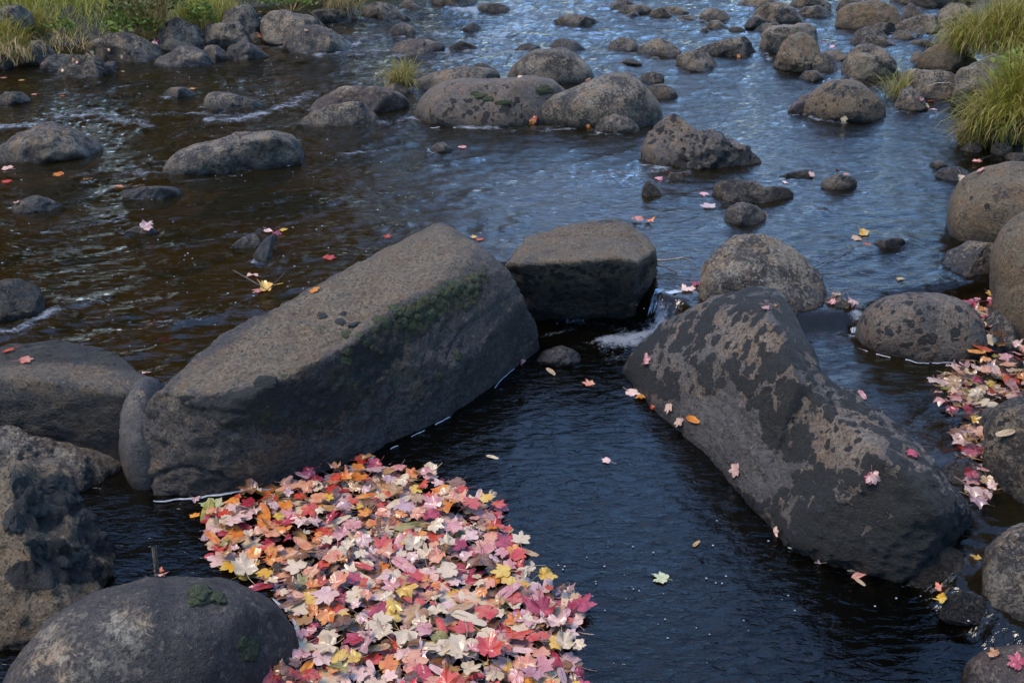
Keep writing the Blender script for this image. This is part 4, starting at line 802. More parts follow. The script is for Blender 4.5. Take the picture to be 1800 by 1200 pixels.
# single leaves: px, py, width px, colour, form, where it lies
LONE = """1138,637,30,pink,c,lying high on the ridge rock's left slope
1108,690,38,pale pink,f,at the waterline of the ridge rock beside an orange one
1127,699,28,orange,c,curled on the waterline next to a pale pink leaf
1148,716,16,red,c,small and cupped at the foot of the ridge rock
1178,714,26,pale pink,f,on the wet foot of the ridge rock above a star-shaped one
1197,740,28,pale pink,f,star shaped on the grey foot of the ridge rock
1221,738,26,orange,o,narrow and upright on the clean grey face of the ridge rock
1298,826,34,pale pink,f,stuck halfway down the pool edge of the ridge rock
1365,935,26,pale pink,f,clinging to the lower pool corner of the ridge rock
1348,543,20,pink,c,on the crest of the ridge rock
1362,543,18,tan,c,curled on the crest of the ridge rock beside a pink one
1537,836,38,pale pink,x,crumpled with a red underside on the lower ridge rock
1530,845,30,crimson,x,beneath the crumpled pink leaf on the lower ridge rock
1604,802,34,crimson,c,curled on the far shoulder of the ridge rock
866,805,18,cream,o,narrow and alone on the dark pool near the granite block
1068,812,24,pale pink,f,small and star shaped floating mid pool
1224,957,16,tan,o,tiny and upright floating on the open pool
1167,1019,40,pale green,f,alone on the blue pool, the only green one there
918,636,24,pink,f,standing against the right end of the granite block
968,654,22,cream,o,narrow on dark water below the half-sunk stone
1037,677,28,salmon,f,awash in the ripples below the little fall
1515,695,24,pink,o,floating in the right channel
1068,606,22,red,f,sunk in the dark water left of the little fall
375,890,52,pale green,f,pale and round at the far left tip of the leaf raft
365,902,46,olive,o,on top of the pale green one at the tip of the raft
343,909,24,orange,f,poking from under the olive leaf at the raft tip
343,879,22,mauve,c,small between foam line and raft tip
286,1014,30,pink,c,caught between the tan boulder and the slate boulder
282,1008,22,orange,c,behind the pink one caught between two boulders
630,812,30,crimson,c,hanging on the foam line of the granite block
255,403,34,pale pink,c,on the awash stone in the left river
445,488,40,pale pink,c,caught on a twig in the left river
472,508,44,yellow,c,mixed red and yellow on the twig snag in the left river
456,512,26,pink,f,under the yellow one on the twig snag
484,412,26,crimson,c,curled on top of the thin slab in the left river
470,408,22,pale pink,c,beside the curled crimson one on the thin slab
497,405,18,yellow,f,floating just right of the thin slab
680,418,22,red,f,floating upstream of the granite block's middle
846,422,20,red,f,floating just behind the top of the granite block
835,418,16,yellow,f,touching a red leaf behind the granite block
577,455,30,red,f,floating behind the granite block
552,512,26,orange,f,beside the granite block's rear edge
268,568,28,orange,f,just under the surface of the left river
290,598,34,crimson,f,sunk deep red in the left river
225,608,52,olive,f,large and sunk in the left river
172,590,36,olive,f,drifting under the surface left of the large sunk one
105,308,28,orange,f,floating alone below the pale hump of rock
153,317,22,yellow,f,floating yellow in the left river
15,320,24,red,f,floating at the left edge
14,297,30,pale pink,f,floating at the left edge below the pale hump
30,359,16,pink,c,on the little half-sunk stone at the left
212,331,30,salmon,f,flat on the left end of the long flat stone
245,329,28,pink,f,flat on the middle of the long flat stone
258,658,24,pale pink,c,on the edge between slab and narrow stone
20,618,34,red,f,caught at the left edge above the slab
42,636,32,salmon,f,second one caught at the left edge above the slab
340,157,20,tan,f,on the low wet rock near the left bank
108,170,12,red,f,floating red below the left bank
128,177,11,salmon,f,floating just right of a red one below the left bank
62,167,15,pink,f,floating left of a red one below the left bank
40,142,14,tan,f,floating brown close to the left bank
5,138,14,salmon,f,floating at the left edge near the bank
163,91,10,cream,f,on the left end of the mossy bank rock
193,87,9,cream,f,on the crown of the mossy bank rock
214,100,10,cream,f,low on the front of the mossy bank rock
272,79,15,pink,c,at the right end of the mossy bank rock
280,74,12,crimson,c,red between mossy rock and tan-topped boulder
255,65,14,orange,f,at the back of the mossy bank rock
135,111,8,pink,f,on the craggy shoreline rock
129,105,10,tan,f,top of the craggy shoreline rock
111,124,8,cream,f,low on the craggy shoreline rock
143,84,10,pale pink,c,in the grass edge above the slate stone
12,37,11,pink,c,in the grass at the upper left corner
42,60,9,cream,f,lying below the grass, far left bank
56,67,10,cream,f,second pale one below the grass, far left bank
42,70,12,yellow,f,yellow below the grass, far left bank
75,112,9,pink,f,at the water below the far left bank
457,23,10,orange,c,orange above the round brown bank boulder
455,63,10,orange,c,orange beside the foot of the round brown bank boulder
217,127,8,cream,o,at the right tip of the craggy shoreline rock
538,55,10,tan,f,on top of the large smooth slate boulder
934,212,18,orange,c,wedged between the two big mid-river boulders
941,208,14,red,c,red above the orange one between the two big boulders
1035,222,14,orange,c,at the foot of the big dark brown boulder
914,136,12,cream,c,on top of the big pale streaked boulder
1036,142,18,brown,c,behind the big dark brown boulder
812,259,20,pink,f,on the water beside the little round grey stone
1118,388,30,salmon,c,floating salmon above the flat-topped rock
1138,391,26,orange,c,floating orange above the flat-topped rock
1156,317,26,pink,c,on the narrow tilted stone in the shallows
1207,308,18,red,f,right of the little dark stone in the shallows
1175,304,10,red,c,left of the little dark stone in the shallows
1235,341,24,pink,f,small in the ripples left of the curved slab
1245,365,38,pale pink,f,awash between curved slab and small grey stone
1345,377,16,pink,f,right of the small grey stone
1472,301,12,crimson,c,upright red on the dark stone right of centre
1487,307,14,orange,f,flat beside the upright red one
1426,309,18,pale pink,f,at the tip of the thin dark stone
1380,321,22,pale pink,f,at the back of the curved dark slab
1521,413,34,yellow,c,pale yellow on the awash stone
1508,420,26,tan,f,tan at the left of the awash stone
1523,431,16,red,c,bright red in front of the awash stone
1581,491,18,yellow,f,ochre and alone above the oval boulder
1448,77,14,crimson,c,dark red behind the craggy tan boulder
1462,84,20,pink,c,pink-red behind the craggy tan boulder
1298,98,9,orange,f,at the foot of the angular rock, upper right
1228,29,7,red,c,red beside the pale rock, upper right
1617,177,14,pink,c,pink in the still inlet by the arching stalk
1636,180,18,orange,c,golden in the still inlet
1638,194,16,pale pink,f,pale at the mouth of the still inlet
1628,186,14,cream,f,cream in the still inlet
1670,173,14,orange,f,against the grey facet of the still inlet
1483,207,16,cream,f,low on the spotted tan boulder
1687,313,24,cream,c,on the flat sunken stone by the right bank
1716,285,22,pink,f,floating under the right bank grass
1728,299,20,salmon,f,second one floating under the right bank grass
1490,531,34,pale pink,c,spread on the dark wet stone beside the brown boulder
1472,520,22,tan,c,brown at the top of the dark wet stone
1500,538,20,pink,c,hanging over the lip of the small fall
1466,530,20,pink,x,crumpled on the dark wet stone
1208,514,40,pale pink,c,large and standing at the lip of the little fall
1222,500,26,crimson,x,curled beside the large pale one at the little fall
1770,761,26,cream,o,pale and pointed on the mossy dark boulder
1750,1154,30,tan,c,rounded tan on the reddish corner boulder
1790,1166,40,crimson,f,red and spiky on the reddish corner boulder
1663,1053,34,yellow,c,curled yellow in the lower rapids
1655,1038,34,salmon,f,under flowing water above the curled yellow one
1700,1045,40,brown,f,brown under flowing water in the lower rapids
1716,985,34,yellow,f,caught between boulder and end of the ridge rock
1700,988,24,pale green,f,greenish between boulder and end of the ridge rock
1512,1011,30,pink,o,floating at the foam under the ridge rock's end
1500,1003,20,cream,f,rounded at the foam under the ridge rock's end
1512,1025,18,cream,o,below the pink one under the ridge rock's end
1440,987,14,pale pink,c,at the left of the foam under the ridge rock
1445,1003,34,olive,f,sunk in dark water under the ridge rock's end
740,620,0,red,f,skip"""
SUNK = {(268, 568), (290, 598), (225, 608), (172, 590), (1445, 1003), (1068, 606), (1700, 1045)}
FORM = {'f': 'flat', 'c': 'curled', 'x': 'crumpled', 'o': 'narrow'}
for i, line in enumerate(LONE.split('\n')):
    x, y, wpx, col, form, where = [t.strip() for t in line.split(',', 5)]
    x, y, wpx = float(x), float(y), float(wpx)
    if wpx == 0: continue
    p, nn, ob = hit(x, y); r = random.Random(i * 7 + 1)
    if (x, y) in SUNK: p = Vector(atz(x, y, p.z - 0.03)); ob = None
    d = (Vector(p) - Vector(CAM)).dot(Vector(FW)); width = wpx / F_PX * d
    lst = {'f': FLAT, 'c': CURL, 'x': CRUM, 'o': OVAL}[form]; lm = lst[r.randrange(len(lst))]
    sc = 0.88 * width / (0.062 if form != 'o' else 0.05); sc = max(0.45, min(sc, 2.2))
    up_ = Vector((0, 0, 1)); nrm = (up_ * 0.9 + Vector((r.uniform(-.08, .08), r.uniform(-.15, 0.0), 0))) if ob is None else (nn * 0.8 + up_ * 0.2)
    off = 0.006 if ob is None else 0.010 * sc
    if (x, y) in SUNK: off = 0
    if form in 'cx': off += 0.005 * sc
    wds = where.split(); lab = f"{col} {'maple ' if form != 'o' else ''}leaf {where}"
    place_leaf(lm, col, p + Vector(nrm).normalized() * off, nrm, r.uniform(-3.1, 3.1), sc, 0 if form != 'c' else r.uniform(-.4, .2), ' '.join(lab.split()[:16]), 'single fallen leaves on rocks and water', name='maple_leaf' if form != 'o' else 'oval_leaf')

# the two rafts of leaves
def dart(poly, minpx_m, n_try, zl, rg, hug=0.0):
    xs = [p[0] for p in poly]; y_ = [p[1] for p in poly]; pts = []; cell = {}
    cand = 0
    while cand < n_try:
        cand += 1
        px, py = rg.uniform(min(xs), max(xs)), rg.uniform(min(y_), max(y_))
        p = atz(px, py, zl)
        if rg.uniform() > ((p[1]) / 6.0) ** 0: continue
        d = float(sdpoly(np.array([px]), np.array([py]), poly)[0])
        if d > 0: continue
        if d > -32 and rg.uniform() < 0.25 + 0.5 * (px > 780) * (d > -22): continue
        key = (int(p[0] // minpx_m), int(p[1] // minpx_m)); ok = True
        for a in (-1, 0, 1):
            for b in (-1, 0, 1):
                for q in cell.get((key[0] + a, key[1] + b), ()):
                    if (q[0] - p[0]) ** 2 + (q[1] - p[1]) ** 2 < minpx_m ** 2: ok = False
        if ok: cell.setdefault(key, []).append((p[0], p[1])); pts.append((px, py, p))
    return pts
rg = np.random.default_rng(21)
mat2 = [(1702, 522), (1745, 515), (1765, 560), (1775, 600), (1800, 610), (1850, 640), (1850, 720), (1760, 712), (1738, 730), (1735, 800), (1745, 860), (1715, 884), (1688, 852), (1698, 800), (1683, 745), (1650, 700), (1636, 668), (1690, 640), (1722, 612), (1705, 560)]
PAL = (['pale pink'] * 14 + ['pink'] * 13 + ['salmon'] * 16 + ['orange'] * 17 + ['red'] * 18 + ['crimson'] * 10 + ['yellow'] * 7 + ['cream'] * 18 + ['tan'] * 10 + ['brown'] * 8 + ['olive'] * 3 + ['mauve'] * 3)
def zone1(x, y):
    if y > 1130: return ('bottom left' if x < 620 else 'bottom centre' if x < 820 else 'bottom right') if y > 1165 else ('lower left' if x < 660 else 'lower centre' if x < 850 else 'lower right')
    if x > 860: return 'open-water edge'
    if y < 880: return 'near the block'
    if x < 480: return 'left tip'
    return 'upper middle' if y < 1000 else 'mid'
FORMW = {'F': 'flat', 'C': 'curled', 'O': 'oval'}
top1 = dart(matp, 0.0285, 16000, 0.01, rg); low1 = dart(matp, 0.027, 14000, 0.0, rg)
pile = [(415, 1195), (430, 1170), (470, 1155), (520, 1148), (555, 1165), (565, 1200), (560, 1330), (400, 1330)]
pl = dart(pile, 0.026, 900, 0.06, rg)
top2 = dart(mat2, 0.042, 5000, 0.09, rg); low2 = dart(mat2, 0.024, 9000, 0.09, rg)
n_named = 0; BUD = 318 - NLEAF[0]
stuffV, stuffF, stuffC = {}, {}, {}
def stuff_leaf(key, col, lm, pos, nrm, yaw, sc):
    q = Vector(nrm).normalized().to_track_quat('Z', 'Y').to_matrix() @ Matrix.Rotation(yaw, 3, 'Z')
    X = (lm[1] * sc) @ np.array(q).T + np.array(pos); k = (key, col)
    n = stuffC.get(k, 0); stuffV.setdefault(k, []).append(X); stuffF.setdefault(k, []).append(lm[2] + n); stuffC[k] = n + len(X)
def rnd_leaf(r):
    t = r.uniform()
    return (FLAT[r.integers(14)], 'F') if t < 0.50 else ((CURL[r.integers(12)], 'C') if t < 0.86 else (OVAL[r.integers(4)], 'O'))
allp = [('near', x, y, p, 0.010) for x, y, p in top1] + [('pile', x, y, p, 0.0) for x, y, p in pl] + [('right', x, y, p, 0.008) for x, y, p in top2]
allp.sort(key=lambda a: -a[2] + (0 if a[0] != 'right' else 120))
placed = []; used_labels = set()
for k, (wh, x, y, p, dz) in enumerate(allp):
    col = PAL[rg.integers(len(PAL))]
    if wh == 'pile': col = ['red', 'crimson', 'salmon', 'orange', 'red', 'salmon', 'brown'][rg.integers(7)]
    if wh == 'right': col = ['pale pink', 'pale pink', 'pale pink', 'pink', 'pink', 'red', 'orange', 'salmon', 'crimson', 'yellow', 'cream', 'tan'][rg.integers(12)] if y < 740 else ['pale pink', 'pink', 'yellow', 'orange', 'tan', 'salmon', 'mauve', 'crimson'][rg.integers(8)]
    lm, ff = rnd_leaf(rg)
    if wh != 'near' and rg.uniform() < 0.6: lm, ff = CURL[rg.integers(12)], 'C'
    edge = 0.22 if wh != 'near' else 0.09
    if ff == 'C' or wh == 'pile': edge += 0.12
    nrm = (rg.normal() * edge, rg.normal() * edge - 0.04, 1); z = p[2] + dz + rg.uniform(0, 0.020) + (0.006 if ff == 'C' else 0)
    if wh == 'near' and ff != 'C' and rg.uniform() < 0.45: z = p[2] + rg.uniform(-0.011, 0.004)
    if wh == 'pile': z = 0.02 + 0.10 * rg.uniform() * max(0, 1 - abs(x - 500) / 90); p = atz(x, y, z)
    if wh == 'right': z += 0.04 * rg.uniform() * (y < 720); p = atz(x, y, z)
    sc = float(np.clip(rg.normal(0.88, 0.27), 0.4, 1.6)); yaw = rg.uniform(-3.14, 3.14)
    if wh == 'near' and rg.uniform() < 0.06: sc *= 1.35
    h = hit(x, y)
    if h[2] is not None and h[0].z > z + 0.03 and wh != 'pile': continue
    if n_named < BUD:
        n_named += 1; zn = {'near': 'in the pool raft, ' + zone1(x, y), 'pile': 'in the heap by the slate boulder', 'right': 'in the right leaf pile, ' + ('upper end' if y < 620 else 'middle' if y < 740 else 'wet end')}[wh]
        near_ = sorted([(q[0] - x) ** 2 + ((q[1] - y) * 1.8) ** 2, q[2]] for q in placed if q[3] == wh)[:2]; placed.append((x, y, col, wh))
        zn = ('next to ' + ' and '.join(q[1] for q in near_) + ' ones ' if len(near_) == 2 else '') + zn
        lab_ = f"{'large ' if sc > 1.2 else 'small ' if sc < 0.8 else ''}{FORMW[ff]} {col} leaf {zn}"
        if len(lab_.split()) > 16: lab_ = lab_.replace('large ', '').replace('small ', '')
        if len(lab_.split()) > 16: lab_ = lab_.replace(' ones in', ' in')
        if lab_ in used_labels:
            third = sorted([(q[0] - x) ** 2 + ((q[1] - y) * 1.8) ** 2, q[2]] for q in placed[:-1] if q[3] == wh)[2:6]
            for t_ in third:
                alt = lab_.split(' next to ')[0] + ' next to ' + near_[0][1] + ', ' + near_[1][1] + ' and ' + t_[1] + ' ones' + (' in' + lab_.split(' in', 1)[1] if ' in' in lab_ else '')
                alt = alt if len(alt.split()) <= 16 else alt.replace(' ones in', ' in').replace('large ', '').replace('small ', '')
                if alt not in used_labels and len(alt.split()) <= 16: lab_ = alt; break
        used_labels.add(lab_)
        place_leaf(lm, col, (p[0], p[1], z), nrm, yaw, sc, 0, lab_, {'near': 'leaves of the raft in the near pool', 'pile': 'leaves heaped at the slate boulder', 'right': 'leaves piled by the oval boulder'}[wh], name='maple_leaf' if ff != 'O' else 'oval_leaf')
    else: stuff_leaf('right_leaf_litter' if wh == 'right' else 'leaf_litter', col, lm, (p[0], p[1], z), nrm, yaw, sc)
for key, lst, zz in (('leaf_litter', low1, 0.0), ('right_leaf_litter', low2, 0.0)):
    for x, y, p in lst:
        col = ['mauve', 'pale pink', 'brown', 'tan', 'salmon', 'mauve', 'crimson', 'cream', 'brown', 'olive', 'pale pink'][rg.integers(11)]
        lm, _ = rnd_leaf(rg); nrm = (rg.normal() * .06, rg.normal() * .06, 1)
        z = float(level(np.array([p[0]]), np.array([p[1]]))[0]) + rg.uniform(-0.006, 0.008); q = atz(x, y, z)
        stuff_leaf(key, col, lm, (q[0], q[1], z), nrm, rg.uniform(-3.14, 3.14), float(np.clip(rg.normal(1.15, .2), .6, 1.6)))
def flush(key, nm, label):
    Vs, Fs, mi, mats, n = [], [], [], [], 0
    for (k2, col), L_ in stuffV.items():
        if k2 != key: continue
        X = np.concatenate(L_); Fx = np.concatenate(stuffF[(k2, col)]); Vs.append(X); Fs.append(Fx + n); n += len(X); mats.append(LM[col]); mi.append(np.full(len(Fx), len(mats) - 1))
    me = mk_mesh(nm, np.concatenate(Vs), np.concatenate(Fs), None)
    for m in mats: me.materials.append(m)
    me.polygons.foreach_set('material_index', np.concatenate(mi).astype(np.int32)); me.update()
    mk_obj(nm, me, label=label, cat='leaves', kind='stuff')
flush('leaf_litter', 'leaf_litter', 'mass of wet fallen leaves under and between the top leaves of the pool raft')
flush('right_leaf_litter', 'leaf_litter', 'mass of wet leaves filling the gap between the boulders at the right')

# ------------------------------------------------------------------ grass and plants
def grass_mat(name, cols):
    N = NT(name); g = N.n('ShaderNodeNewGeometry'); cr = N.n('ShaderNodeValToRGB'); N.set(cr.inputs[0], g.outputs['Random Per Island'])
    el = cr.color_ramp.elements
    while len(el) > 1: el.remove(el[-1])
    for i, c in enumerate(cols):
        e = el[0] if i == 0 else el.new(i / (len(cols) - 1)); e.position = i / (len(cols) - 1); e.color = c + (1,)
    bs = N.n('ShaderNodeBsdfPrincipled', Roughness=0.6); N.set(bs.inputs['Base Color'], cr.outputs[0]); bs.inputs['Specular IOR Level'].default_value = 0.25
    tl = N.n('ShaderNodeBsdfTranslucent'); N.set(tl.inputs[0], cr.outputs[0]); mx = N.n('ShaderNodeMixShader'); mx.inputs[0].default_value = 0.3
    N.t.links.new(bs.outputs[0], mx.inputs[1]); N.t.links.new(tl.outputs[0], mx.inputs[2]); N.t.links.new(mx.outputs[0], N.out.inputs[0]); return N.m
G_GOLD = grass_mat('grass_gold_green', [(0.142, 0.174, 0.017), (0.065, 0.086, 0.008), (0.200, 0.174, 0.017), (0.282, 0.219, 0.026), (0.118, 0.139, 0.013), (0.353, 0.253, 0.053), (0.165, 0.174, 0.020)])
G_OLIVE = grass_mat('grass_olive', [(0.079, 0.104, 0.010), (0.190, 0.191, 0.020), (0.318, 0.277, 0.047), (0.128, 0.174, 0.016), (0.381, 0.311, 0.071), (0.095, 0.087, 0.016)])
G_DRY = grass_mat('grass_straw', [(0.290, 0.189, 0.077), (0.435, 0.297, 0.143), (0.145, 0.108, 0.033), (0.203, 0.176, 0.033)])
G_GREEN = grass_mat('leafy_green', [(0.046, 0.081, 0.010), (0.105, 0.154, 0.020), (0.151, 0.178, 0.033), (0.058, 0.097, 0.020)])
G_DARK = grass_mat('dark_green_weed', [(0.029, 0.049, 0.010), (0.058, 0.081, 0.020), (0.105, 0.089, 0.020)])
def blades(bases, length, width, lean, rg, dirbias=(0, 0), droop=1.0, seg=5):
    n = len(bases); B = np.array(bases); L = length * rg.uniform(0.5, 1.25, n); az = rg.uniform(0, 2 * math.pi, n)
    dx, dy = np.cos(az) + dirbias[0], np.sin(az) + dirbias[1]; q = np.hypot(dx, dy) + 1e-6; dx /= q; dy /= q
    a0 = rg.uniform(0.05, lean, n); bend = rg.uniform(0.4, 1.3, n) * droop; V_ = np.zeros((n, seg + 1, 2, 3)); pos = B.copy(); an = a0.copy()
    for s in range(seg + 1):
        w = width * (1 - s / seg) ** 0.7 + width * 0.1
        V_[:, s, 0] = pos + np.stack([-dy * w / 2, dx * w / 2, 0 * w + np.zeros(n)], -1); V_[:, s, 1] = pos - np.stack([-dy * w / 2, dx * w / 2, np.zeros(n)], -1)
        st = L / seg; pos = pos + np.stack([dx * np.sin(an) * st, dy * np.sin(an) * st, np.cos(an) * st], -1); an = an + bend * (1.9 / seg) * (0.5 + s / seg)
    idx = np.arange(n * (seg + 1) * 2).reshape(n, seg + 1, 2)
    Fq = np.stack([idx[:, :-1, 0], idx[:, :-1, 1], idx[:, 1:, 1], idx[:, 1:, 0]], -1).reshape(-1, 4)
    return V_.reshape(-1, 3), Fq
def clump(name, label, cat, centre, rad, n, length, width, mats, lean=0.7, bias=(0, 0), droop=1.0, seed=1, kind=None, zf=None, group=None):
    rg = np.random.default_rng(seed); root = bpy.data.objects.new(name, None); COL.objects.link(root); root.location = centre; root['label'] = label; root['category'] = cat
    if group: root['group'] = group
    for nm, m, fr_, lk, dr in mats:
        k = int(n * fr_); r = np.sqrt(rg.uniform(0, 1, k)) * rad; t = rg.uniform(0, 6.283, k)
        bx = np.stack([r * np.cos(t), r * np.sin(t) * 0.8, rg.uniform(-0.04, 0.02, k) + (0.12 if rad > .2 else 0.03) * (1 - (r / rad) ** 2)], -1)
        Vv, Ff = blades(bx, length * lk, width, lean, rg, bias, droop * dr)
        o = mk_obj(nm, mk_mesh(nm, Vv, Ff, m, smooth=False), parent=root); o['kind'] = 'stuff'
    return root
def gp(px, py, z=None):
    p = atz(px, py, 0.12)
    if z is None: return p
    return atz(px, py, z)
MX = [('green_blades', G_GOLD, 0.74, 1.0, 1.0), ('straw_blades', G_DRY, 0.26, 0.85, 1.6)]
c1 = gp(1765, 88, .30); clump('grass_clump', 'big drooping tuft of gold-green sedge in the upper right corner', 'grass', c1, 0.50, 3600, 0.50, 0.006, MX, lean=0.9, seed=3, droop=1.7)
c2 = gp(1850, 60, .45); clump('grass_clump', 'taller sedge behind the upper right tuft, cut by the frame', 'grass', c2, 0.6, 1800, 0.6, 0.006, MX, seed=4, droop=1.6)
c3 = gp(1775, 235, .22); clump('grass_clump', 'yellow-green sedge tuft hanging over the water at the right bank', 'grass', c3, 0.25, 2400, 0.36, 0.0055, MX, lean=0.9, bias=(-.35, -.1), seed=5, droop=1.5)
c4 = gp(1830, 200, .32); clump('grass_clump', 'bright arching sedge at the right edge behind the overhanging tuft', 'grass', c4, 0.30, 1600, 0.46, 0.0055, [('green_blades', G_GOLD, 1.0, 1.0, 1.0)], lean=0.8, bias=(-.5, 0), seed=6)
c5 = gp(1722, 250, .14); clump('grass_clump', 'straw-coloured lower fringe of the right bank grass', 'grass', c5, 0.15, 700, 0.24, 0.004, [('straw_blades', G_DRY, .6, 1.0, 1.3), ('green_blades', G_GOLD, .4, 1, 1)], lean=1.0, bias=(-.3, -.3), seed=7)
p, nn, ob = hit(1575, 172); clump('grass_clump', 'small arching sedge tuft at the right shoulder of the spotted boulder', 'grass', p, 0.09, 170, 0.34, 0.004, MX, lean=1.0, seed=8)
p = gp(706, 152, .16); clump('grass_clump', 'small bright grass tuft on a rock in mid river', 'grass', p, 0.10, 420, 0.32, 0.005, [('green_blades', G_GOLD, .5, 1, 1.2), ('straw_blades', G_DRY, .5, 0.95, 1.9)], lean=0.9, seed=9)
k = 0
for (x, y, n_, L, m) in [(5, 95, 500, .40, MX), (60, 62, 500, .34, MX), (118, 92, 120, .18, [('straw_blades', G_DRY, 1.0, 1.0, 1.6)]), (12, 110, 160, .22, [('straw_blades', G_DRY, 1.0, 1.0, 1.6)]), (350, 45, 500, .42, [('green_blades', G_OLIVE, 1.0, 1.0, 1.0)]), (395, 35, 240, .34, MX), (605, 20, 240, .45, [('straw_blades', G_DRY, 1.0, 1.0, 1.8)])]:
    lab = ['grass tuft at the left edge above the black rock', 'grass tuft arching over the bare patch at the far left bank', 'dead straw tuft above the slate stone', 'reddish dead tuft on the black rock at the left edge', 'tall olive grass behind the tan-topped boulder', 'grass hanging right of the fern, left bank', 'dead grass hanging over the steep dark rock, upper left'][k]
    k += 1; p = gp(x, y, .25); clump('grass_clump', lab, 'grass', p, 0.25, n_, L, 0.006, m, lean=0.8, seed=20 + k)
# meadow on the left bank
def meadow():
    rg = np.random.default_rng(31); bs_ = []
    while len(bs_) < 52000:
        x, y = rg.uniform(-9.8, -1.5), rg.uniform(9.5, 18)
        bs_.append((x, y))
    A = np.array(bs_); H, s = terrain_h(A[:, 0], A[:, 1]); dn = fbm(np.stack([A[:, 0] * .9, A[:, 1] * .9, A[:, 0] * 0], -1), 2)
    ok = (s > 0.05 + 0.35 * rg.uniform(size=len(A))) & (dn > -0.75); A = A[ok]; H = H[ok]
    V_, Fq = blades(np.stack([A[:, 0], A[:, 1], H - .02], -1), 0.26, 0.009, 0.8, rg, (0, 0), 1.0, 4)
    mk_obj('meadow_grass', mk_mesh('meadow_grass', V_, Fq, G_OLIVE, smooth=False), label='rough olive and straw grass covering the far left bank', cat='grass', kind='stuff')
meadow()
def weed(name, label, cx, cy, z, rad, hgt, n, ls, mat, seed):
    rg = np.random.default_rng(seed); c = gp(cx, cy, z); root = bpy.data.objects.new(name, None); COL.objects.link(root); root.location = c; root['label'] = label; root['category'] = 'plant'
    V_, F_ = [], []; sv, sf = [], []; m = 0; ms = 0
    for k in range(n):
        a = rg.uniform(0, 6.28); r = rad * math.sqrt(rg.uniform()); h = hgt * rg.uniform(.3, 1) * (1 - .5 * r / rad); tip = np.array([r * math.cos(a), r * math.sin(a), h])
        d = rg.normal(size=3); d[2] = abs(d[2]) * .5; d /= np.linalg.norm(d); e = np.cross(d, rg.normal(size=3)); e /= np.linalg.norm(e); l = ls * rg.uniform(.6, 1.3)
        up3 = np.cross(d, e) * l * 0.12
        V_ += [tip, tip + d * l * .35 + e * l * .33, tip + d * l * .75 + e * l * .26, tip + d * l, tip + d * l * .75 - e * l * .26, tip + d * l * .35 - e * l * .33, tip + d * l * .5 + up3]
        F_ += [[m + j, m + (j + 1) % 6, m + 6] for j in range(6)]; m += 7
        if k % 5 == 0:
            b = np.array([r * .3 * math.cos(a), r * .3 * math.sin(a), -0.05]); w = .003
            sv += [b + [w, 0, 0], b - [w, 0, 0], b + [0, w, 0], tip + [w * .5, 0, 0], tip - [w * .5, 0, 0], tip + [0, w * .5, 0]]
            sf += [[ms, ms + 1, ms + 4], [ms, ms + 4, ms + 3], [ms + 1, ms + 2, ms + 5], [ms + 1, ms + 5, ms + 4], [ms + 2, ms, ms + 3], [ms + 2, ms + 3, ms + 5]]; ms += 6
    o = mk_obj('foliage', mk_mesh('foliage', V_, F_, mat, smooth=False), parent=root); o['kind'] = 'stuff'
    mk_obj('stems', mk_mesh('stems', sv, sf, G_DRY, smooth=False), parent=root)
weed('leafy_weed', 'bright green leafy weed at the edge of the left bank grass', 243, 62, .25, .34, .34, 420, .06, G_GREEN, 1)
weed('leafy_weed', 'dull green feathery weed behind the bright leafy one', 262, 38, .4, .40, .60, 500, .045, G_DARK, 2)
weed('fern', 'yellow-green fern between the rocks on the left bank', 355, 50, .3, .16, .40, 240, .045, G_GREEN, 3)
weed('leafy_weed', 'dark shrub stem rising out of the top of the left bank', 285, 22, .5, .18, .7, 160, .04, G_DARK, 4)
weed('leafy_weed', 'green sprig hanging at the top edge over the far bank rocks', 510, 12, .35, .35, .20, 200, .05, G_GREEN, 5)
weed('leafy_weed', 'bright green leafy plant between the two sedge tufts, right edge', 1795, 165, .30, .22, .40, 260, .05, G_GREEN, 6)
weed('leafy_weed', 'pale green weed in the grass near the far left boulder', 110, 60, .30, .15, .2, 70, .05, G_GREEN, 7)
ROCKS_N = len(ROCKS)
rock('pale grey boulder half hidden by grass in the upper left corner', 'grey', '-30,45 -10,22 15,12 35,10 52,20 62,40', 52, zw=0.42)

# ------------------------------------------------------------------ sticks, foam lines, bubbles
def tube(name, pts, r0, r1, mat, label=None, cat=None, seg=6, kind=None):
    pts = [Vector(p) for p in pts]; V_, F_ = [], []
    for i, p in enumerate(pts):
        t = (pts[min(i + 1, len(pts) - 1)] - pts[max(i - 1, 0)]).normalized(); a = t.cross(Vector((0.3, 0.2, 1))).normalized(); b = t.cross(a); r = r0 + (r1 - r0) * i / (len(pts) - 1)
        for k in range(seg):
            th = 2 * math.pi * k / seg; V_.append(p + (a * math.cos(th) + b * math.sin(th)) * r)
    for i in range(len(pts) - 1):
        for k in range(seg): F_.append([i * seg + k, i * seg + (k + 1) % seg, (i + 1) * seg + (k + 1) % seg, (i + 1) * seg + k])
    return mk_obj(name, mk_mesh(name, [tuple(v) for v in V_], F_, mat), label=label, cat=cat, kind=kind)
TW = simple('dead_twig', (0.16, 0.12, 0.08), 0.8, 0.002, 80); TWD = simple('wet_twig', (0.04, 0.03, 0.02), 0.5, 0.002, 80); STR = simple('straw_stalk', (0.36, 0.30, 0.22), 0.7)
def at3(lst): return [atz(x, y, z) for x, y, z in lst]
tube('twig', at3([(1148, 457, .17), (1165, 458, .165), (1185, 456, .17), (1200, 453, .18), (1215, 459, .16)]), .006, .004, TW, 'pale forked stick lying on the water beside the flat-topped rock', 'stick')
tube('twig', at3([(1150, 465, .15), (1170, 470, .14), (1190, 478, .13)]), .004, .003, TWD, 'thin dark stick in front of the pale forked one', 'stick')
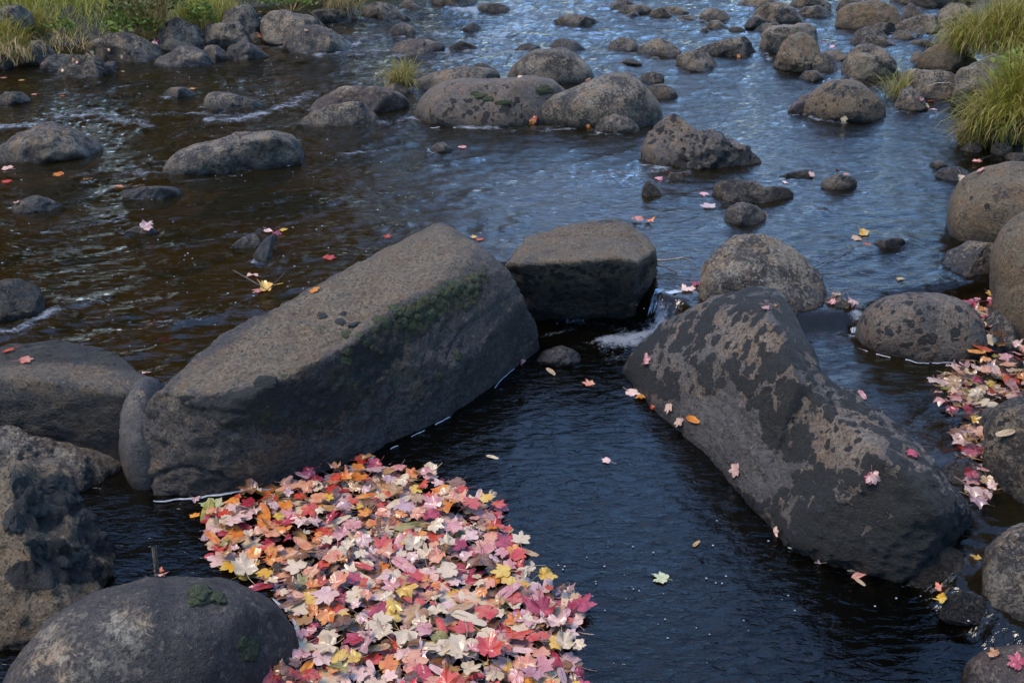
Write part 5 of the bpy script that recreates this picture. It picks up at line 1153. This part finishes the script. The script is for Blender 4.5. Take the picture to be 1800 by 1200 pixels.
tube('twig', at3([(273, 960, .12), (275, 985, .06), (278, 1010, .0)]), .004, .005, TW, 'upright twig stuck between the tan boulder and slate boulder', 'stick')
tube('twig', at3([(268, 962, .10), (272, 990, .05), (275, 1015, .0)]), .003, .003, TW, 'second thinner twig left of the upright one', 'stick')
tube('twig', at3([(410, 475, .14), (440, 492, .16), (470, 510, .14), (500, 480, .16)]), .003, .002, TWD, 'dark bent twig snagging leaves in the left river', 'stick')
tube('grass_stalk', at3([(1617, 180, .12), (1619, 165, .25), (1630, 152, .36), (1648, 146, .42), (1666, 145, .42), (1682, 149, .38)]), .004, .002, STR, 'pale stalk arching over the still inlet', 'stalk')
tube('grass_stalk', at3([(878, 448, .30), (888, 432, .36), (894, 424, .40)]), .002, .001, STR, 'tiny pale sprig in the notch behind the granite block', 'stalk')
tube('twig', at3([(676, 10, .3), (690, 20, .25), (706, 27, .15)]), .010, .006, TW, 'pale stick leaning to the water at the upper left shore', 'stick')
tube('twig', at3([(540, 18, .5), (560, 36, .35), (575, 50, .2)]), .010, .005, TW, 'pale stick leaning beside the round brown bank boulder', 'stick')
tube('twig', at3([(1410, 475, .125), (1430, 470, .13), (1460, 455, .128), (1395 + 100, 442, .127)]), .002, .002, TWD, 'hair-thin dark twig on the water right of the round brown boulder', 'stick')
FOAMM = simple('foam_white', (0.21, 0.22, 0.23), 0.6, 0.004, 90, 0.2)
def foam_line(px, width_px, label, z=0.004, seed=1):
    rg = np.random.default_rng(seed); pts = np.array(px, float); d = np.r_[0, np.cumsum(np.hypot(*(pts[1:] - pts[:-1]).T))]; n = int(d[-1] / 5)
    xs = np.interp(np.linspace(0, d[-1], n), d, pts[:, 0]); y_ = np.interp(np.linspace(0, d[-1], n), d, pts[:, 1]) + 5.0 * noise3(np.stack([np.arange(n) * .09, np.full(n, seed + .5), np.zeros(n)], -1)) + 2.0 * noise3(np.stack([np.arange(n) * .35, np.full(n, seed + .5), np.zeros(n)], -1)); V_, F_ = [], []
    for i in range(n):
        p = atz(xs[i], y_[i], z); t = i / (n - 1); w = width_px / pxpm(y_[i]) * max(0.04, 0.35 + 1.3 * noise3(np.array([[i * .11, seed, 0.]]))[0] + 0.5 * rg.uniform()) * min(1, 6 * t, 6 * (1 - t)) / 2 + .0004
        q = atz(xs[min(i + 1, n - 1)], y_[min(i + 1, n - 1)], z) - atz(xs[max(i - 1, 0)], y_[max(i - 1, 0)], z); q /= np.linalg.norm(q) + 1e-9; nrm = np.array([-q[1], q[0], 0])
        V_ += [p + nrm * w, p + nrm * w * .5 + [0, 0, .003], p - nrm * w * .5 + [0, 0, .003], p - nrm * w]
    gap = noise3(np.stack([np.arange(n) * .21, np.full(n, seed + 7.5), np.zeros(n)], -1)) < (-0.42 if width_px > 5 else -0.05)
    for i in range(n - 1):
        if gap[i]: continue
        for k in range(3): F_.append([i * 4 + k, i * 4 + k + 1, i * 4 + 5 + k, i * 4 + 4 + k])
    mk_obj('foam_line', mk_mesh('foam_line', V_, F_, FOAMM), label=label, cat='foam', kind='stuff')
foam_line([(270, 879), (340, 872), (450, 861), (560, 843), (620, 824), (650, 806), (700, 782)], 7, 'thin white foam line along the foot of the granite block', seed=2)
foam_line([(700, 782), (780, 740), (850, 697), (905, 650)], 1.6, 'faint foam thread along the right foot of the granite block', seed=3)
foam_line([(1385, 965), (1440, 978), (1500, 992), (1560, 1008)], 7, 'white foam line under the end of the ridge rock', seed=4)
foam_line([(478, 1052), (505, 1070), (522, 1098), (522, 1122), (514, 1135)], 8, 'white foam rim at the right side of the slate boulder', seed=5)
foam_line([(525, 1130), (540, 1145), (548, 1158)], 7, 'second short foam rim between slate boulder and leaf heap', seed=6)
foam_line([(1505, 610), (1560, 628), (1620, 637), (1680, 638)], 1.4, 'dotted foam at the foot of the oval boulder', z=Z_CH + .004, seed=7)
foam_line([(1775, 1108), (1810, 1109)], 3, 'short foam streak at the foot of the right edge boulder', seed=8)
foam_line([(330, 303), (430, 297), (520, 290)], 2, 'thin pale line at the foot of the lone grey boulder', z=Z_UP + .006, seed=9)
foam_line([(740, 226), (850, 222), (930, 214)], 2, 'pale water line at the foot of the big streaked boulder', z=Z_UP + .006, seed=10)
foam_line([(755, 273), (790, 270)], 3, 'white line at the foot of the little round stone', z=Z_UP + .006, seed=11)
def cascade(label, lip0, lip1, foot0, foot1, z0, z1, n, seed):
    rg = np.random.default_rng(seed); V_, F_ = [], []; m = 0
    for k in range(n):
        t = rg.uniform(); A = atz(lip0[0] + (lip1[0] - lip0[0]) * t, lip0[1] + (lip1[1] - lip0[1]) * t, z0 + .004); u_ = np.clip(t + rg.normal() * .08, 0, 1)
        B = atz(foot0[0] + (foot1[0] - foot0[0]) * u_, foot0[1] + (foot1[1] - foot0[1]) * u_, z1); r = rg.uniform(.0012, .0040); s0, s1 = sorted(rg.uniform(0, 1, 2)); s0 *= .5; s1 = max(s1, s0 + .35)
        for q in range(7):
            w = s0 + (min(s1, 1) - s0) * q / 6; P = A + (B - A) * w; P[2] = float(level(P[:1], P[1:2])[0]) + .007; rr = r * math.sin(math.pi * (q + .4) / 6.8) + .0003; P[0] += rg.normal() * .0012
            for e in range(4): V_.append(P + [rr * math.cos(e * 1.5708), rr * .6 * math.sin(e * 1.5708), rr * .5 * math.sin(e * 1.5708)])
        for q in range(6):
            for e in range(4): F_.append([m + q * 4 + e, m + q * 4 + (e + 1) % 4, m + q * 4 + 4 + (e + 1) % 4, m + q * 4 + 4 + e])
        m += 28
    mk_obj('cascade', mk_mesh('cascade', V_, F_, CASM), label=label, cat='waterfall', kind='stuff')
CN = NT('falling_water'); cb = CN.n('ShaderNodeBsdfPrincipled', Roughness=0.12); cb.inputs['Base Color'].default_value = (0.46, 0.49, 0.54, 1); cb.inputs['Specular IOR Level'].default_value = 0.8
ct = CN.n('ShaderNodeBsdfTransparent'); cm = CN.n('ShaderNodeMixShader'); cm.inputs[0].default_value = 0.6; CN.t.links.new(ct.outputs[0], cm.inputs[1]); CN.t.links.new(cb.outputs[0], cm.inputs[2]); CN.t.links.new(cm.outputs[0], CN.out.inputs[0]); CASM = CN.m
cascade('little fall of white strands between the flat-topped rock and the ridge rock', (1153, 508), (1212, 512), (1132, 580), (1176, 562), Z_UP, 0.0, 420, 1)
cascade('thin spill of water between the dark wet stone and the oval boulder', (1500, 552), (1522, 548), (1494, 588), (1512, 590), Z_UP, Z_CH, 40, 2)
def bubbles():
    rg = np.random.default_rng(77); S, Fc = ico(1); V_, F_ = [], []; n = 0
    def add(x, y, r):
        nonlocal n
        w = wpt(x, y); V_.append(S * [r, r, r * .5] + w + [0, 0, .004]); F_.append(Fc + n); n += len(S)
    for _ in range(300):
        x = rg.uniform(-20, 700) * (1 if rg.uniform() < .75 else 1.3); y = 95 + 520 * rg.uniform() ** 1.3
        if hit(x, y)[2] is None: add(x, y, rg.uniform(.001, .0045) * (1 + (600 - y) / 500))
    for _ in range(30):
        x, y = rg.uniform(1000, 1400), rg.uniform(850, 1200)
        if hit(x, y)[2] is None: add(x, y, rg.uniform(.001, .004))
    for cx, cy, s, k in [(1210, 520, 30, 30), (1100, 600, 50, 60), (1030, 1030, 60, 12), (40, 580, 40, 60), (1640, 1040, 50, 12), (1500, 215, 90, 30)]:
        for _ in range(k):
            x, y = cx + rg.normal() * s, cy + rg.normal() * s * .5
            if hit(x, y)[2] is None: add(x, y, rg.uniform(.0015, .004))
    mk_obj('foam_bubbles', mk_mesh('foam_bubbles', np.concatenate(V_), np.concatenate(F_), FOAMM), label='scattered white specks of foam floating on the river', cat='foam', kind='stuff')
bubbles()
# ------------------------------------------------------------------ the wood round the river (mirrored in the water, out of frame)
def wood():
    rg = np.random.default_rng(5); TV, TF, CV, CF = [], [], [], []; nt = nc = 0
    spots = []
    for k in range(46):     # left bank and upstream left
        az = math.radians(rg.uniform(-88, -6)); d = rg.uniform(17, 34); spots.append((math.sin(az) * d, math.cos(az) * d + 2, rg.uniform(13, 17)))
    for k in range(30):     # far upstream, round the bend
        az = math.radians(rg.uniform(-12, 34)); d = rg.uniform(58, 85); spots.append((math.sin(az) * d, math.cos(az) * d, rg.uniform(13, 18)))
    for k in range(16):     # right bank
        az = math.radians(rg.uniform(30, 95)); d = rg.uniform(14, 26); spots.append((math.sin(az) * d, math.cos(az) * d, rg.uniform(8, 13)))
    for k in range(12):     # behind the photographer: unseen, added to darken the camera-facing rock fronts
        az = math.radians(rg.uniform(100, 262)); d = rg.uniform(16, 30); spots.append((math.sin(az) * d, math.cos(az) * d, rg.uniform(9, 13)))
    for (x, y, H) in spots:
        s = sdpoly(np.array([x]), np.array([y]), RIVER)[0]
        if s < 0.5 and math.hypot(x, y) < 50: continue
        seg = 7
        for lv in range(2):
            z0, z1, r0, r1 = (-.5, H * .45, .22, .15) if lv == 0 else (H * .45, H * .95, .15, .02)
            for (z, r) in ((z0, r0), (z1, r1)):
                for q in range(seg): TV.append((x + r * math.cos(q * 6.283 / seg), y + r * math.sin(q * 6.283 / seg), z))
            for q in range(seg): TF.append([nt + q, nt + (q + 1) % seg, nt + seg + (q + 1) % seg, nt + seg + q])
            nt += 2 * seg
        n = 1300; cl = rg.normal(size=(34, 3)) * [H * .13, H * .13, H * .20] + [0, 0, H * .58]; c = cl[rg.integers(34, size=n)] + rg.normal(size=(n, 3)) * H * .045
        c[:, 2] = np.clip(c[:, 2], H * .08, H * 1.05)
        a, b = rg.normal(size=(n, 3)), rg.normal(size=(n, 3)); a /= np.linalg.norm(a, axis=1)[:, None]; b = np.cross(a, b); b /= np.linalg.norm(b, axis=1)[:, None]; s_ = rg.uniform(.15, .34, (n, 1))
        o = c + [x, y, 0]; quad = np.stack([o + a * s_, o + b * s_ * .6, o - a * s_, o - b * s_ * .6], 1).reshape(-1, 3); CV.append(quad); CF.append(np.arange(n * 4).reshape(n, 4) + nc); nc += n * 4
    root = mk_obj('forest', mk_mesh('forest', np.concatenate(CV), np.concatenate(CF), grass_mat('autumn_crowns', [(0.03, 0.045, 0.012), (0.05, 0.06, 0.015), (0.10, 0.06, 0.02), (0.035, 0.05, 0.015), (0.14, 0.05, 0.02), (0.05, 0.055, 0.02)]), smooth=False),
                  label='mixed autumn wood on both banks round the river', cat='trees', kind='stuff')
    mk_obj('trunks', mk_mesh('trunks', TV, TF, simple('bark', (0.07, 0.055, 0.045), 0.9, .02, 8)), parent=root)
wood()
